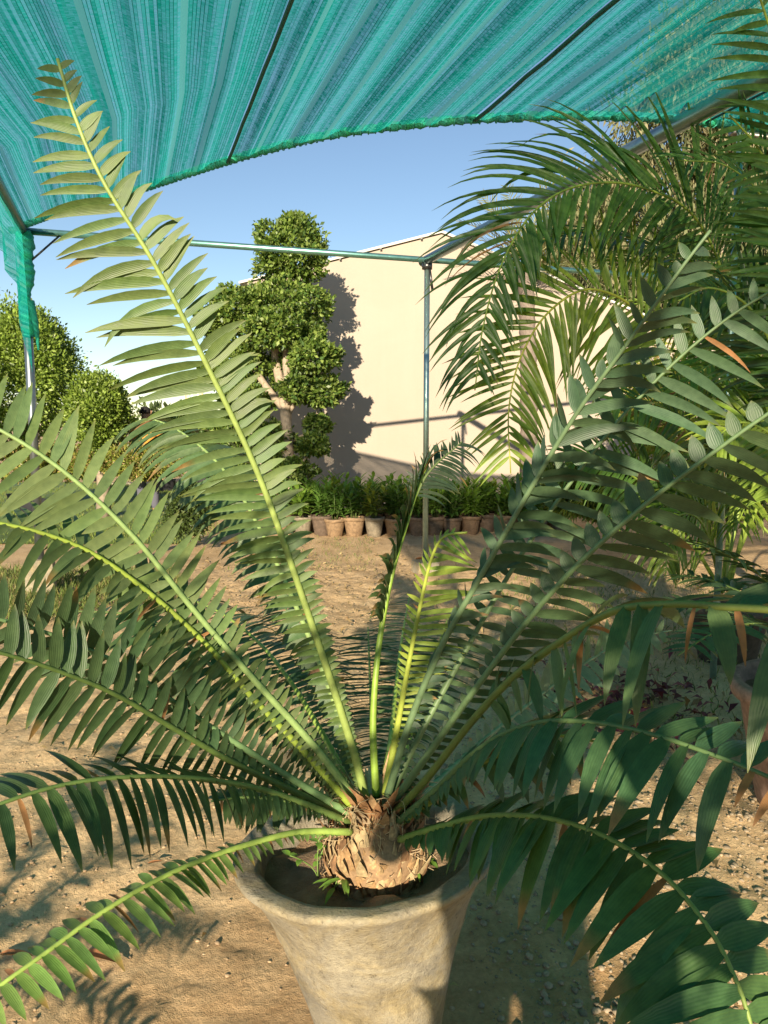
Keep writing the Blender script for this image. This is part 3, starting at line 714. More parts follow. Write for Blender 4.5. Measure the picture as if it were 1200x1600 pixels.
# L5
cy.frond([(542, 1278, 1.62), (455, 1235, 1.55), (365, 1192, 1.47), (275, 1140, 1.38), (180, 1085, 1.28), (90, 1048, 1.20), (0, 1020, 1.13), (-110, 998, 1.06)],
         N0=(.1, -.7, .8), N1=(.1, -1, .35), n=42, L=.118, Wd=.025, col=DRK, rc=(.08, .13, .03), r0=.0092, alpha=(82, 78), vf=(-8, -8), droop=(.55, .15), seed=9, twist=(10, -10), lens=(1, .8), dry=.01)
# L6
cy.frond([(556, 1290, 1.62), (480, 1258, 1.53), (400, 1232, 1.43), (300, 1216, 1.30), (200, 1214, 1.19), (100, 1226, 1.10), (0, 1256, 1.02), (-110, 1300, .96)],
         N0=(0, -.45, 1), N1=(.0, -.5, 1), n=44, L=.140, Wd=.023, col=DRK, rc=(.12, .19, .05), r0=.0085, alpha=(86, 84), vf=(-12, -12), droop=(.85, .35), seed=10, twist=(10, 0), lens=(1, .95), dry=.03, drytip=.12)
cy.frond([(560, 1285, 1.66), (500, 1262, 1.66), (440, 1250, 1.64), (380, 1246, 1.62), (330, 1252, 1.58)],
         N0=(0, -.4, 1), n=40, L=.08, Wd=.018, col=DRK, rc=(.12, .19, .05), r0=.008, alpha=(82, 70), vf=(-10, -10), droop=(.7, .4), seed=40, lens=(1, .8))
# L7
cy.frond([(548, 1300, 1.56), (470, 1300, 1.50), (400, 1316, 1.43), (320, 1342, 1.34), (240, 1378, 1.25), (150, 1432, 1.16), (70, 1490, 1.09), (0, 1540, 1.04), (-80, 1600, .99)],
         N0=(-.2, -.6, 1), N1=(-.3, -.7, .8), n=44, L=.098, Wd=.021, col=(.15, .26, .07), rc=(.30, .42, .09), r0=.008, r1=.003, alpha=(95, 92), vf=(-6, -10), droop=(.25, .5), seed=11, twist=(5, 5), lens=(1, .55), dry=.08, drytip=.2, pw=1.25)
# C1 damaged stalk
cy.frond([(588, 1245, 1.66), (583, 1130, 1.68), (592, 1010, 1.72), (612, 900, 1.76), (635, 820, 1.80), (655, 755, 1.84), (672, 715, 1.86)],
         N0=(1, -.3, .1), N1=(1, .2, .2), n=46, L=.13, Wd=.022, col=(.07, .125, .045), rc=(.22, .34, .045), r0=.0095, r1=.004, alpha=(60, 30), vf=(-20, -20), droop=(1.6, 1.6), seed=12, s0=.48, skip=.06, dry=.12, drytip=.3, curl=.8, lprof=prof([0, .5, .8, 1], [.3, .6, 1, .8]))
cy.frond([(650, 775, 1.83), (665, 745, 1.85), (685, 722, 1.87), (705, 705, 1.9), (722, 690, 1.93)],
         N0=(.2, -1, .3), n=20, L=.11, Wd=.009, col=(.035, .06, .035), rc=(.10, .14, .05), r0=.004, r1=.0015, alpha=(60, 35), vf=(-10, -10), droop=(.3, .9), seed=52, s0=.0, lens=(.5, 1), dry=0, pw=1.0, lprof=prof([0, .5, 1], [.9, 1, .8]))
# C2 short yellow-green
cy.frond([(602, 1240, 1.65), (622, 1130, 1.64), (640, 1030, 1.62), (658, 940, 1.60), (675, 870, 1.58), (695, 838, 1.56), (730, 832, 1.55)],
         N0=(-.2, -1, .2), N1=(-.5, -.6, 1), n=42, L=.135, Wd=.0110, col=(.22, .30, .05), rc=(.32, .38, .06), r0=.009, alpha=(78, 60), vf=(0, -18), droop=(.2, .15), seed=13, lens=(.28, 1.0), s0=.05, dry=.02, wprof=CW)
# C3 frond leaning away behind, seen end on
for q_, (sx_, ex, ey, dd, sd3) in enumerate([(596, 640, 930, 3.2, 14), (585, 575, 980, 3.0, 15), (610, 700, 965, 3.1, 16)]):
    cy.frond([(sx_, 1240, 1.70), (sx_ * .66 + ex * .34, 1150, 2.0), (sx_ * .33 + ex * .67, ey + 85, 2.5), (ex, ey, dd)],
             N0=(0, -.8, 1), N1=(0, -.2, 1), n=54, L=.19, Wd=.020, col=DRK if q_ else (.10, .15, .06), rc=(.25, .36, .06), r0=.009, alpha=(86, 74), vf=(-5, -5), droop=(.35, .35), seed=sd3, dry=.05)
# R1/R2a twisted frond, leaflets folded and hanging, colour darkened for shade
cy.frond([(606, 1242, 1.63), (640, 1130, 1.60), (690, 1010, 1.55), (760, 885, 1.48), (840, 745, 1.40), (905, 640, 1.34), (985, 530, 1.27), (1060, 425, 1.22), (1110, 360, 1.20)],
         N0=(-.9, -.5, .3), N1=(-.1, -1, -.1), n=54, L=.14, Wd=.022, col=(.060, .110, .060), rc=(.12, .19, .09), r0=.0092, alpha=(52, 62), vf=(-25, -50), droop=(.9, .55), seed=17, twist=(10, 15), lens=(.5, 1), dry=.01, fwd=(.3, 0), jit=2.2)
# R2b flat frond facing the viewer, shade put into its dark green
cy.frond([(608, 1246, 1.66), (655, 1150, 1.68), (720, 1030, 1.70), (800, 890, 1.70), (880, 770, 1.68), (960, 665, 1.64), (1050, 570, 1.60), (1140, 495, 1.56), (1230, 440, 1.52)],
         N0=(.0, -1, .1), N1=(0, -1, .2), n=40, L=.20, Wd=.0245, col=(.058, .112, .056), rc=(.12, .19, .08), r0=.0085, alpha=(78, 66), vf=(-8, -12), droop=(.02, .45), seed=18, lens=(.45, 1), dry=.01)
# R3, its green darkened to stand for shade
cy.frond([(612, 1256, 1.62), (668, 1180, 1.56), (740, 1080, 1.48), (820, 975, 1.40), (900, 885, 1.33), (1000, 795, 1.26), (1100, 718, 1.20), (1210, 640, 1.15), (1310, 585, 1.1)],
         N0=(.2, -1, .1), N1=(.35, -.9, -.1), n=42, L=.155, Wd=.027, col=(.060, .112, .055), rc=(.13, .21, .09), r0=.0092, alpha=(72, 70), vf=(-50, -6), droop=(-.1, .35), seed=19, lens=(.32, 1), dry=.02, drytip=.15)
# M1 yellow-green broken frond running to the right edge
cy.frond([(616, 1272, 1.60), (668, 1215, 1.54), (735, 1130, 1.46), (800, 1060, 1.38), (880, 1000, 1.28), (960, 955, 1.18), (1050, 944, 1.09), (1130, 948, 1.02), (1230, 956, .96), (1330, 975, .92)],
         N0=(-.3, -.6, 1), N1=(0, -.3, 1), n=24, L=.21, Wd=.030, col=(.085, .145, .06), rc=(.15, .19, .04), r0=.0092, r1=.005, alpha=(50, 80), vf=(-10, -30), droop=(.6, 1.7), seed=20, lens=(.8, 1), s0=.36, s1=.97, dry=.12, drytip=.1, skip=.25, lprof=prof([0, .3, .6, .8, 1], [.1, .35, .7, 1, 1]), pw=1.0, jit=3.0)
# R6 grey star-like frond seen end on
cy.frond([(640, 1262, 1.66), (740, 1170, 1.9), (820, 1105, 2.1), (900, 1045, 2.3), (980, 1000, 2.45), (1050, 985, 2.55)],
         N0=(0, -1, .5), N1=(.1, -1, .1), n=30, L=.105, Wd=.040, col=(.14, .21, .13), rc=(.22, .28, .15), r0=.009, alpha=(70, 70), vf=(20, 20), droop=(.1, .1), seed=21, lens=(1, 1), dry=.02)
# R4
cy.frond([(622, 1284, 1.58), (680, 1235, 1.50), (750, 1170, 1.40), (830, 1132, 1.28), (920, 1128, 1.18), (1020, 1148, 1.09), (1110, 1178, 1.02), (1210, 1218, .96), (1310, 1270, .9)],
         N0=(.2, -.5, 1), N1=(.2, -.8, 1), n=36, L=.175, Wd=.033, col=(.055, .125, .055), rc=(.10, .17, .06), r0=.0085, alpha=(62, 98), vf=(-12, -8), droop=(.1, .7), seed=22, lens=(.8, 1), dry=.06, drytip=.12)
# brown-tinged low frond under it
cy.frond([(618, 1290, 1.60), (660, 1262, 1.55), (720, 1215, 1.48), (800, 1170, 1.42), (870, 1150, 1.38), (940, 1160, 1.34)],
         N0=(.1, -.5, 1), n=28, L=.12, Wd=.026, col=(.07, .13, .05), rc=(.22, .27, .05), r0=.009, alpha=(35, 60), vf=(-15, -15), droop=(.6, .9), seed=23, dry=.25, drytip=.3, skip=.2, jit=2)
# R5 big frond sweeping down at the lower right
cy.frond([(625, 1312, 1.56), (690, 1292, 1.46), (760, 1276, 1.36), (850, 1278, 1.24), (940, 1305, 1.14), (1030, 1362, 1.05), (1100, 1440, .98), (1145, 1520, .93), (1175, 1610, .89), (1190, 1720, .86)],
         N0=(.1, -.5, 1), N1=(.15, -.75, .8), n=42, L=.175, Wd=.036, col=(.060, .135, .045), rc=(.20, .28, .06), r0=.0085, alpha=(62, 92), vf=(-5, -6), droop=(.25, .3), seed=24, lens=(.62, 1.05), dry=.04, drytip=.16, lprof=prof([0, .12, .3, .5, .8, 1], [.1, .35, .75, 1, 1, .9]))
cy.finish()

# weeds in the pot
def weed(px, py, d, label, seed, n=9, L=.035, stem=.09, long=False):
    base = ground_at(px, py, .485); r = random.Random(seed); e = empty('weed_seedling', base, label, 'weed')
    b = MB(); tips = []
    for k in range(3 if not long else 2):
        p = base.copy(); pts = [p.copy()]; dd_ = Vector((r.uniform(-.6, .6), r.uniform(-.6, .2), 1.2)).normalized()
        for i in range(6):
            dd_ = (dd_ + Vector((r.gauss(0, .18), r.gauss(0, .18), -.08))).normalized(); p = p + dd_ * stem / 6; pts.append(p.copy()); tips.append((p.copy(), dd_.copy()))
        b.tube(pts, .0013, 5, (.16, .26, .06))
    b.build('stem', M['stalk'], e); b = MB()
    for k in range(n):
        p, dd_ = r.choice(tips); t = Vector((r.gauss(0, 1), r.gauss(-.4, 1), r.uniform(0, .6))).normalized()
        g = leaflet(p, t, t.cross(Vector((0, 0, 1))).normalized(), Vector((0, 0, 1)), 1, L * r.uniform(.7, 1.3), L * (.62 if not long else .22), .1, 0, .6, prof([0, .3, .6, 1], [.15, 1, .9, .05]), (.20, .38, .06), r, 4)
        b.add(*g)
    b.build('leaves', M['leafy'], e)
weed(497, 1372, 1.50, 'small clover-like green seedling left of the cycad stem in the pot', 1, 14, .026, .10)
weed(520, 1392, 1.47, 'narrow bright grass-like weed at the front left of the potted soil', 2, 7, .06, .05, True)
weed(672, 1352, 1.60, 'small green seedling right of the cycad stem in the pot', 3, 10, .028, .06)
weed(655, 1376, 1.53, 'thin weed sprout in the dark soil at the pot front', 4, 5, .03, .05, True)

# ------------------------------------------------------------------ areca palms at the right
def areca_pot(x, y, rr_, h, label, col=(.26, .15, .09)):
    e = empty('clay_pot', (x, y, 0), label, 'plant pot'); b = MB()
    b.lathe((x, y, 0), [(rr_ * .62, 0), (rr_ * .66, .01), (rr_ * .9, h * .86), (rr_ * .93, h * .87), (rr_ * 1.0, h * .88), (rr_ * 1.02, h * .98), (rr_ * .99, h), (rr_ * .9, h), (rr_ * .88, h * .9), (rr_ * .84, h * .8)], 56, col, wob=.012, seed=abs(int(x * 10))); b.build('pot_body', M['clay'], e)
    soil_disc(x, y, h * .86, rr_ * .88, e, 33, .012); return e
AG = (.068, .150, .030); AY = (.18, .27, .035); AD = (.035, .08, .02)
def areca(root, specs, limit, seed0, **kw):
    pl_ = Plant(root, M['areca'], limit)
    for i, sp in enumerate(specs):
        k = dict(n=46, L=.52, Wd=.026, col=AG, rc=(.20, .28, .04), r0=.014, r1=.003, alpha=(62, 40), vf=(-6, -6), droop=(.75, .75), lprof=LA, wprof=AW, s0=.30, pw=1.0, seed=seed0 + i, dry=.01, drytip=.04, fold=.25, segs=8, jit=1.2, N0=(0, -1, .5))
        k.update(kw); k.update(sp[1] if len(sp) > 1 else {}); pl_.frond(sp[0], **k)
    pl_.finish(); return pl_
areca_pot(2.18, 4.75, .26, .36, 'dark clay pot holding the tall areca palm behind the cycad fronds', (.10, .07, .05))
BX, BY, BZ = 1128, 925, 4.75
pa = empty('areca_palm', (2.18, 4.75, .3), 'tall areca palm with long drooping feathery fronds in front of the cream wall', 'palm tree')
A1 = [(BX, BY, 4.75), (1150, 700, 4.6), (1140, 480, 4.4), (1090, 345, 4.2), (1000, 292, 4.0), (905, 290, 3.85), (835, 330, 3.75), (785, 410, 3.65), (755, 510, 3.6), (742, 610, 3.55)]
A2 = [(BX, BY, 4.7), (1110, 760, 4.5), (1060, 590, 4.3), (1000, 490, 4.1), (925, 452, 3.95), (860, 485, 3.85), (815, 555, 3.8), (795, 640, 3.75), (798, 740, 3.7)]
A3 = [(BX, BY, 4.8), (1150, 720, 4.8), (1130, 520, 4.7), (1060, 410, 4.5), (975, 368, 4.3), (900, 362, 4.15), (840, 380, 4.05), (790, 430, 3.95)]
A4 = [(BX + 10, BY, 4.7), (1190, 700, 4.5), (1220, 480, 4.3), (1200, 330, 4.1), (1140, 262, 3.9), (1060, 250, 3.7)]
A5 = [(BX, BY, 4.6), (1070, 830, 4.3), (1010, 760, 4.1), (940, 722, 3.9), (870, 725, 3.8)]
A6 = [(BX, BY, 4.6), (1100, 780, 4.3), (1080, 690, 4.1), (1040, 640, 3.9), (985, 625, 3.7), (930, 650, 3.6)]
A7 = [(BX, BY, 4.8), (1160, 760, 4.9), (1170, 600, 4.9), (1140, 480, 4.8), (1080, 420, 4.7), (1010, 400, 4.6), (950, 420, 4.5)]
A8 = [(BX, BY, 4.7), (1180, 800, 4.6), (1230, 680, 4.4), (1230, 600, 4.1), (1180, 560, 3.9), (1110, 570, 3.7), (1050, 620, 3.6)]
A9 = [(BX, BY, 4.6), (1110, 850, 4.35), (1090, 810, 4.1), (1062, 805, 4.0), (1045, 840, 3.9), (1040, 900, 3.85)]
areca(pa, [(A1, dict(n=78, L=.76, Wd=.034, N0=(.1, -1, .5), N1=(-.1, -1, .15), alpha=(58, 46), droop=(.6, .8), lens=(.6, 1.0), s0=.34)),
           (A2, dict(n=64, L=.60, Wd=.031, N0=(0, -1, .4), N1=(0, -1, .1), col=AY, rc=(.38, .40, .05), droop=(.9, .35), alpha=(66, 56))),
           (A3, dict(n=52, L=.66, droop=(.8, .7), N1=(-.5, -.5, 1))), (A4, dict(L=.6, N1=(0, -1, .6))), (A5, dict(L=.45, n=40)), (A6, dict(L=.45, n=40)),
           (A7, dict(L=.5, col=AY)), (A8, dict(L=.48, col=AY, N0=(0, -.6, 1))), (A9, dict(L=.38, col=AY, n=34, droop=(1.6, 1.6)))], 300, 60)

# second palm further right with random fronds
def random_palm(x, y, z, nf_, Lf, seed, root, limit, az0=0, az1=6.283, el=(50, 85), **kw):
    r = random.Random(seed); sp = []
    for i in range(nf_):
        a = az0 + (az1 - az0) * (i + r.random() * .8) / nf_; e = math.radians(r.uniform(*el)); L = Lf * r.uniform(.8, 1.15); p = Vector((x, y, z)); d = Vector((math.cos(a) * math.cos(e), math.sin(a) * math.cos(e), math.sin(e))); pts = [tuple(p)]
        for k in range(7): p = p + d * L / 7; pts.append(tuple(p)); d = (d + Vector((math.cos(a) * .05, math.sin(a) * .05, -.26))).normalized()
        sp.append((pts, dict(world=True, N0=(0, 0, 1), N1=(math.cos(a) * .6, math.sin(a) * .6, .8))))
    areca(root, sp, limit, seed * 13, **kw)
p2 = empty('areca_palm', (3.3, 6.0, .0), 'second areca palm further right behind the tall one, dense with yellow-green fronds', 'palm tree')
random_palm(3.3, 6.0, .3, 15, 3.0, 5, p2, 180, L=.5, n=34, col=AY, droop=(.9, .9))
areca_pot(3.3, 6.0, .24, .32, 'brown clay pot in the shade under the second areca palm')
p3 = empty('areca_palm', (2.55, 3.2, .0), 'areca palm at the right edge whose upper fronds cross the roof pipe', 'palm tree')
T1 = [(1330, 900, 3.0), (1300, 600, 2.9), (1265, 350, 2.8), (1235, 160, 2.75), (1195, 20, 2.7), (1150, -110, 2.6)]
T2 = [(1330, 900, 3.0), (1290, 640, 3.0), (1255, 470, 2.95), (1225, 330, 2.9), (1190, 240, 2.8), (1140, 180, 2.75)]
T3 = [(1330, 900, 3.0), (1270, 700, 3.0), (1215, 560, 2.95), (1170, 480, 2.9), (1110, 450, 2.8), (1060, 470, 2.7)]
T4 = [(1330, 900, 3.0), (1280, 760, 3.0), (1220, 690, 2.95), (1160, 660, 2.9), (1110, 690, 2.8)]
areca(p3, [(T1, dict(L=.36, Wd=.028, N0=(0, -1, .2), alpha=(70, 55), droop=(.25, .25), lens=(1, .8), n=36)), (T2, dict(L=.40, Wd=.028, N0=(0, -1, .3), alpha=(70, 50), droop=(.3, .3), n=34)), (T3, dict(L=.4, N0=(0, -1, .5), col=AD, n=34)), (T4, dict(L=.36, col=AY, n=30))], 120, 300)
areca_pot(2.95, 3.1, .26, .4, 'clay pot just beyond the right edge holding the nearest areca palm', (.28, .17, .1))

# neighbour cycad in the terracotta pot at the right edge
areca_pot(1.70, 2.86, .335, .50, 'large terracotta pot at the right edge with a weathered rim', (.36, .23, .17))
nc = empty('cycad', (1.70, 2.86, .45), 'smaller dark cycad growing in the terracotta pot at the right edge', 'cycad')
ncp = Plant(nc, M['cycad'], 120)
b = MB(); b.lathe((1.70, 2.86, .42), [(.08, 0), (.1, .05), (.09, .12), (.05, .17), (.01, .18)], 20, (.28, .18, .1), wob=.08); b.build('caudex', M['scales'], nc)
r = random.Random(77)
for i in range(12):
    a = math.radians(100 + i * 30 + r.uniform(-8, 8)); L = r.uniform(.7, 1.0); e = math.radians(r.uniform(35, 65)); p = Vector((1.70, 2.86, .55)); d = Vector((math.cos(a) * math.cos(e), math.sin(a) * math.cos(e), math.sin(e))); pts = [tuple(p)]
    for k in range(6): p = p + d * L / 6; pts.append(tuple(p)); d = (d + Vector((0, 0, -.20))).normalized()
    ncp.frond(pts, world=True, N0=(0, 0, 1), N1=(math.cos(a) * .5, math.sin(a) * .5, 1), n=34, L=.17, Wd=.028, col=DRK if i % 2 else BLU, rc=(.14, .2, .05), alpha=(78, 62), vf=(5, 5), droop=(.4, .4), seed=400 + i, dry=.06, drytip=.15)
ncp.finish()

# ------------------------------------------------------------------ leafy masses
def leaf_mass(name, blobs, n_per, L, Wr, cols, mat, parent, seed, shell=.55, up=.35, jitter=.10, core=None, jag=.22):
    """leaves through the outer volume of ellipsoids (centre, radii)"""
    r = np.random.default_rng(seed); Vs = []; Cs = []
    tot = sum(b_[1][0] * b_[1][2] for b_ in blobs)
    for c_, R in blobs:
        n = max(60, int(n_per * (R[0] * R[2]) / (tot / len(blobs)))); nc_ = max(20, n // 7)
        d = unit(r.normal(0, 1, (nc_, 3))); rad = shell + (1 - shell) * r.random((nc_, 1)) ** .6
        lump = 1 + jag * (vnoise(d[:, 0] * 3 + 9, d[:, 2] * 3 + d[:, 1] * 2 + 9, seed)[:, None] - .5) * 2
        cc = np.array(c_) + d * rad * lump * np.array(R)
        k = r.integers(0, nc_, n); P = cc[k] + r.normal(0, 1, (n, 3)) * jitter * min(R)
        out_ = unit(d[k] + np.array([0, 0, up])); D = unit(out_ + r.normal(0, .75, (n, 3))); N = unit(out_ + r.normal(0, .6, (n, 3)))
        Ln = L * r.uniform(.6, 1.25, n); Vs.append(leaf_quads(P, D, N, Ln, Ln * Wr, .08))
        tint = r.uniform(.75, 1.3, (nc_, 1))[k]
        Cs.append(np.array(cols)[r.integers(0, len(cols), n)] * tint)
    o = quads_mesh(name, np.concatenate(Vs), np.concatenate(Cs), mat, parent)
    return o
FG = [(.11, .18, .03), (.16, .24, .045), (.06, .12, .025), (.24, .32, .08)]
TY = 10.75
top = empty('topiary_tree', (W(455, 760, TY).x, TY, 0), 'tall cloud-pruned topiary tree standing against the cream building', 'tree')
pads = [(452, 395, 58, 50, 0), (457, 350, 20, 14, 0), (446, 474, 68, 36, 0), (376, 484, 58, 40, -.2), (340, 508, 36, 24, -.1), (428, 514, 48, 30, -.35), (482, 518, 26, 18, 0), (490, 556, 42, 28, -.35), (497, 612, 40, 28, -.1), (462, 606, 22, 22, -.3),
        (496, 662, 20, 14, 0), (489, 695, 27, 18, -.2), (372, 560, 46, 34, .1), (388, 625, 48, 34, .15), (440, 575, 24, 26, .2), (428, 690, 34, 34, .1), (455, 735, 36, 22, 0), (335, 585, 26, 24, .2)]
for i, (px, py, rx, ry, dy) in enumerate(pads):
    c_ = W(px, py, TY + dy); sc = (TY + dy) / 1200
    b = MB(); Rr = (rx * sc * .94, max(.26, rx * sc * .75), ry * sc * .86)
    o = leaf_mass('leaf_pad', [(tuple(c_), Rr)], int(2.3 * rx * ry) + 900, .068, .55, FG, M['leafy'], top, 700 + i, shell=.6, jitter=.075, jag=.38)
def limb(pxs, r0, r1, col, parent, name='trunk'):
    pts, _ = catmull([W(*p) for p in pxs], 24); b = MB(); b.tube(pts, [r0 + (r1 - r0) * i / 23 for i in range(24)], 10, col, bump=.08, seed=int(r0 * 1000)); return b.build(name, M['bark'], parent)
TB = (.36, .29, .21)
limb([(452, 790, TY), (452, 740, TY), (448, 680, TY - .05), (446, 640, TY - .05), (440, 605, TY - .05), (433, 575, TY), (430, 540, TY), (440, 500, TY), (450, 430, TY)], .105, .03, TB, top)
limb([(447, 640, TY - .05), (450, 600, TY - .1), (447, 560, TY - .1), (452, 520, TY), (455, 480, TY)], .07, .03, TB, top, 'branch')
limb([(449, 650, TY), (465, 620, TY - .1), (478, 590, TY - .2), (486, 560, TY - .3)], .04, .018, TB, top, 'branch')
limb([(452, 735, TY), (462, 732, TY - .05), (476, 718, TY - .1), (486, 700, TY - .2)], .025, .012, TB, top, 'branch')
limb([(450, 690, TY), (475, 680, TY), (493, 660, TY), (497, 630, TY)], .03, .012, TB, top, 'branch')
limb([(446, 640, TY), (420, 610, TY), (395, 570, TY + .1), (375, 520, TY + .1), (368, 480, TY + .1)], .06, .02, TB, top, 'branch')
limb([(448, 700, TY), (420, 670, TY + .1), (390, 640, TY + .15)], .05, .02, TB, top, 'branch')

def shrub(name, px, py, d, rx, ry, rz, n, cols, label, cat, L=.07, seed=1, trunk=None, group=None, blobs=5, mat='leafy', Wr=.5, jag=.25):
    c_ = W(px, py, d); sc = d / 1200; e = empty(name, (c_.x, d, 0), label, cat, group); r = random.Random(seed)
    R = (rx * sc, rz, ry * sc); bl = [(tuple(c_), R)]
    for k in range(blobs): a = r.uniform(0, 6.28); bl.append(((c_.x + math.cos(a) * R[0] * .55, c_.y + r.uniform(-.5, .2) * rz, c_.z + math.sin(a) * R[2] * .55), (R[0] * .5, R[1] * .5, R[2] * .5)))
    leaf_mass('crown', bl, n, L, Wr, cols, M[mat], e, seed, shell=.7, jag=jag)
    if trunk:
        b = MB(); w = trunk; pts = [(c_.x, d, 0), (c_.x + .03, d, (c_.z - R[2]) * .5), (c_.x, d, c_.z)]; b.tube(pts, [w, w * .85, w * .6], 10, (.30, .24, .17), bump=.12); b.build('trunk', M['bark'], e)
    return e
LG = [(.17, .25, .035), (.22, .32, .05), (.12, .19, .03), (.28, .37, .08)]
shrub('round_tree', 36, 585, 12.9, 84, 92, 1.0, 5200, LG, 'big round clipped ficus tree behind the left steel post', 'tree', seed=31, trunk=.10)
shrub('round_tree', 155, 645, 11.9, 44, 56, .6, 3400, LG, 'smaller round clipped tree with a pale trunk right of the big one', 'tree', seed=32, trunk=.12, L=.065)
shrub('round_tree', -90, 620, 11.5, 80, 110, .9, 3000, LG, 'clipped tree partly outside the left edge of the picture', 'tree', seed=33, trunk=.10)
YG = [(.24, .28, .04), (.30, .30, .07), (.16, .22, .04), (.34, .25, .10)]
shrub('low_shrub', 95, 722, 12.5, 60, 28, .4, 1500, YG, 'low yellow-green shrub with reddish tips under the big round tree', 'shrub', seed=34, L=.06)
shrub('low_shrub', 225, 722, 11.6, 75, 26, .4, 2200, YG, 'low yellow-green hedge right of the pale trunk on the lawn', 'shrub', seed=35, L=.05)
shrub('low_shrub', 20, 720, 12.0, 45, 30, .4, 900, YG, 'low bushy plant at the far left below the big round tree', 'shrub', seed=36, L=.05)
shrub('dark_shrub', 275, 672, 17, 52, 26, .7, 2500, FG, 'dark green bush beyond the person in orange', 'shrub', seed=37, L=.09)
shrub('dark_shrub', 372, 700, 12.6, 60, 55, .5, 2500, FG, 'dark shrub left of the topiary trunk by the building corner', 'shrub', seed=38, L=.07)
shrub('dark_shrub', 295, 800, 8.8, 32, 42, .25, 1100, [(.05, .08, .02), (.08, .12, .03)], 'small dark shrub standing at the edge of the lawn behind the fronds', 'shrub', seed=39, L=.05)
shrub('leafy_shrub', 462, 778, 10.9, 45, 26, .3, 900, FG, 'green shrub around the foot of the topiary tree', 'shrub', seed=40, L=.07)
shrub('yellow_shrub', 1050, 640, 9.5, 70, 75, .5, 2600, YG, 'loose yellow-green shrub seen between the palm fronds at the right', 'shrub', seed=41, L=.06, jag=.5)
shrub('yellow_shrub', 930, 760, 8.2, 95, 40, .4, 2400, [(.10, .17, .03), (.15, .2, .04)], 'low grassy shrub beneath the tall areca palm', 'shrub', seed=42, L=.10, Wr=.2)
shrub('yellow_shrub', 1160, 700, 9.0, 70, 100, .6, 2600, [(.10, .15, .03), (.16, .2, .04), (.05, .09, .02)], 'tall tangled shrub at the right edge behind the palms', 'shrub', seed=43, L=.08, jag=.5)

# distant treeline
r = np.random.default_rng(90); bl = []
for i in range(60):
    a = math.radians(-78 + i * 2.6); d = 95 + r.uniform(-12, 12); bl.append(((d * math.sin(a), d * math.cos(a), r.uniform(.6, 1.6)), (r.uniform(3, 6), 2.5, r.uniform(1.6, 3.4))))
tag(leaf_mass('distant_trees', bl, 420, .7, .6, [(.08, .12, .04), (.11, .15, .05)], M['euc'], None, 91, shell=.4), 'hazy line of distant trees along the horizon', None, None, 'stuff')

# eucalyptus at the right
EU = [(.17, .19, .085), (.23, .23, .11), (.12, .14, .06), (.30, .27, .15)]
def eucalyptus(x, y, h, label, seed, n):
    e = empty('eucalyptus_tree', (x, y, 0), label, 'tree', 'eucalyptus trees beyond the palms'); r = random.Random(seed)
    b = MB(); pts = [(x, y, 0), (x + .2, y, h * .3), (x - .1, y, h * .6), (x + .3, y, h * .92)]; cp_, _ = catmull(pts, 20); b.tube(cp_, [.28 - .23 * i / 19 for i in range(20)], 10, (.42, .34, .26), bump=.06); b.build('trunk', M['bark'], e)
    bl = []
    for k in range(9):
        a = r.uniform(0, 6.28); z = h * r.uniform(.3, .8); q_ = Vector((x + math.cos(a) * r.uniform(1.2, 3.2), y + math.sin(a) * r.uniform(1, 2.5), z + r.uniform(.8, 2)))
        b = MB(); b.tube([(x, y, z - .8), ((x + q_.x) / 2, (y + q_.y) / 2, z), tuple(q_)], [.10, .06, .02], 6, (.40, .33, .26)); b.build('limb', M['bark'], e)
    R = np.random.default_rng(seed); Vs = []; Cs = []
    for k in range(170):
        a = r.uniform(0, 6.28); rr_ = 3.2 * math.sqrt(r.random()); z = h * (.12 + .88 * r.random()); f_ = math.sin(math.pi * min(1, max(.12, (z / h) ** .8))) * .7 + .35
        c_ = np.array((x + math.cos(a) * rr_ * f_, y + math.sin(a) * rr_ * f_ * .8, z)); m_ = n // 50
        P = c_ + R.normal(0, 1, (m_, 3)) * np.array([.42, .42, .5]); D = unit(R.normal(0, .45, (m_, 3)) + np.array([0, 0, -1.0])); N = unit(R.normal(0, 1, (m_, 3)))
        Ln = R.uniform(.16, .34, m_); Vs.append(leaf_quads(P, D, N, Ln, Ln * .26, .1)); Cs.append(np.array(EU)[R.integers(0, 4, m_)] * R.uniform(.7, 1.25))
    quads_mesh('crown', np.concatenate(Vs), np.concatenate(Cs), M['euc'], e)
eucalyptus(9.2, 22.5, 12.5, 'tall olive-green eucalyptus seen above the building roof at the right', 1, 15000)
eucalyptus(12.6, 24.0, 14, 'eucalyptus at the right edge with drooping grey-green foliage', 2, 15000)
eucalyptus(7.3, 27, 9.5, 'smaller eucalyptus half hidden behind the arching palm frond', 3, 9000)

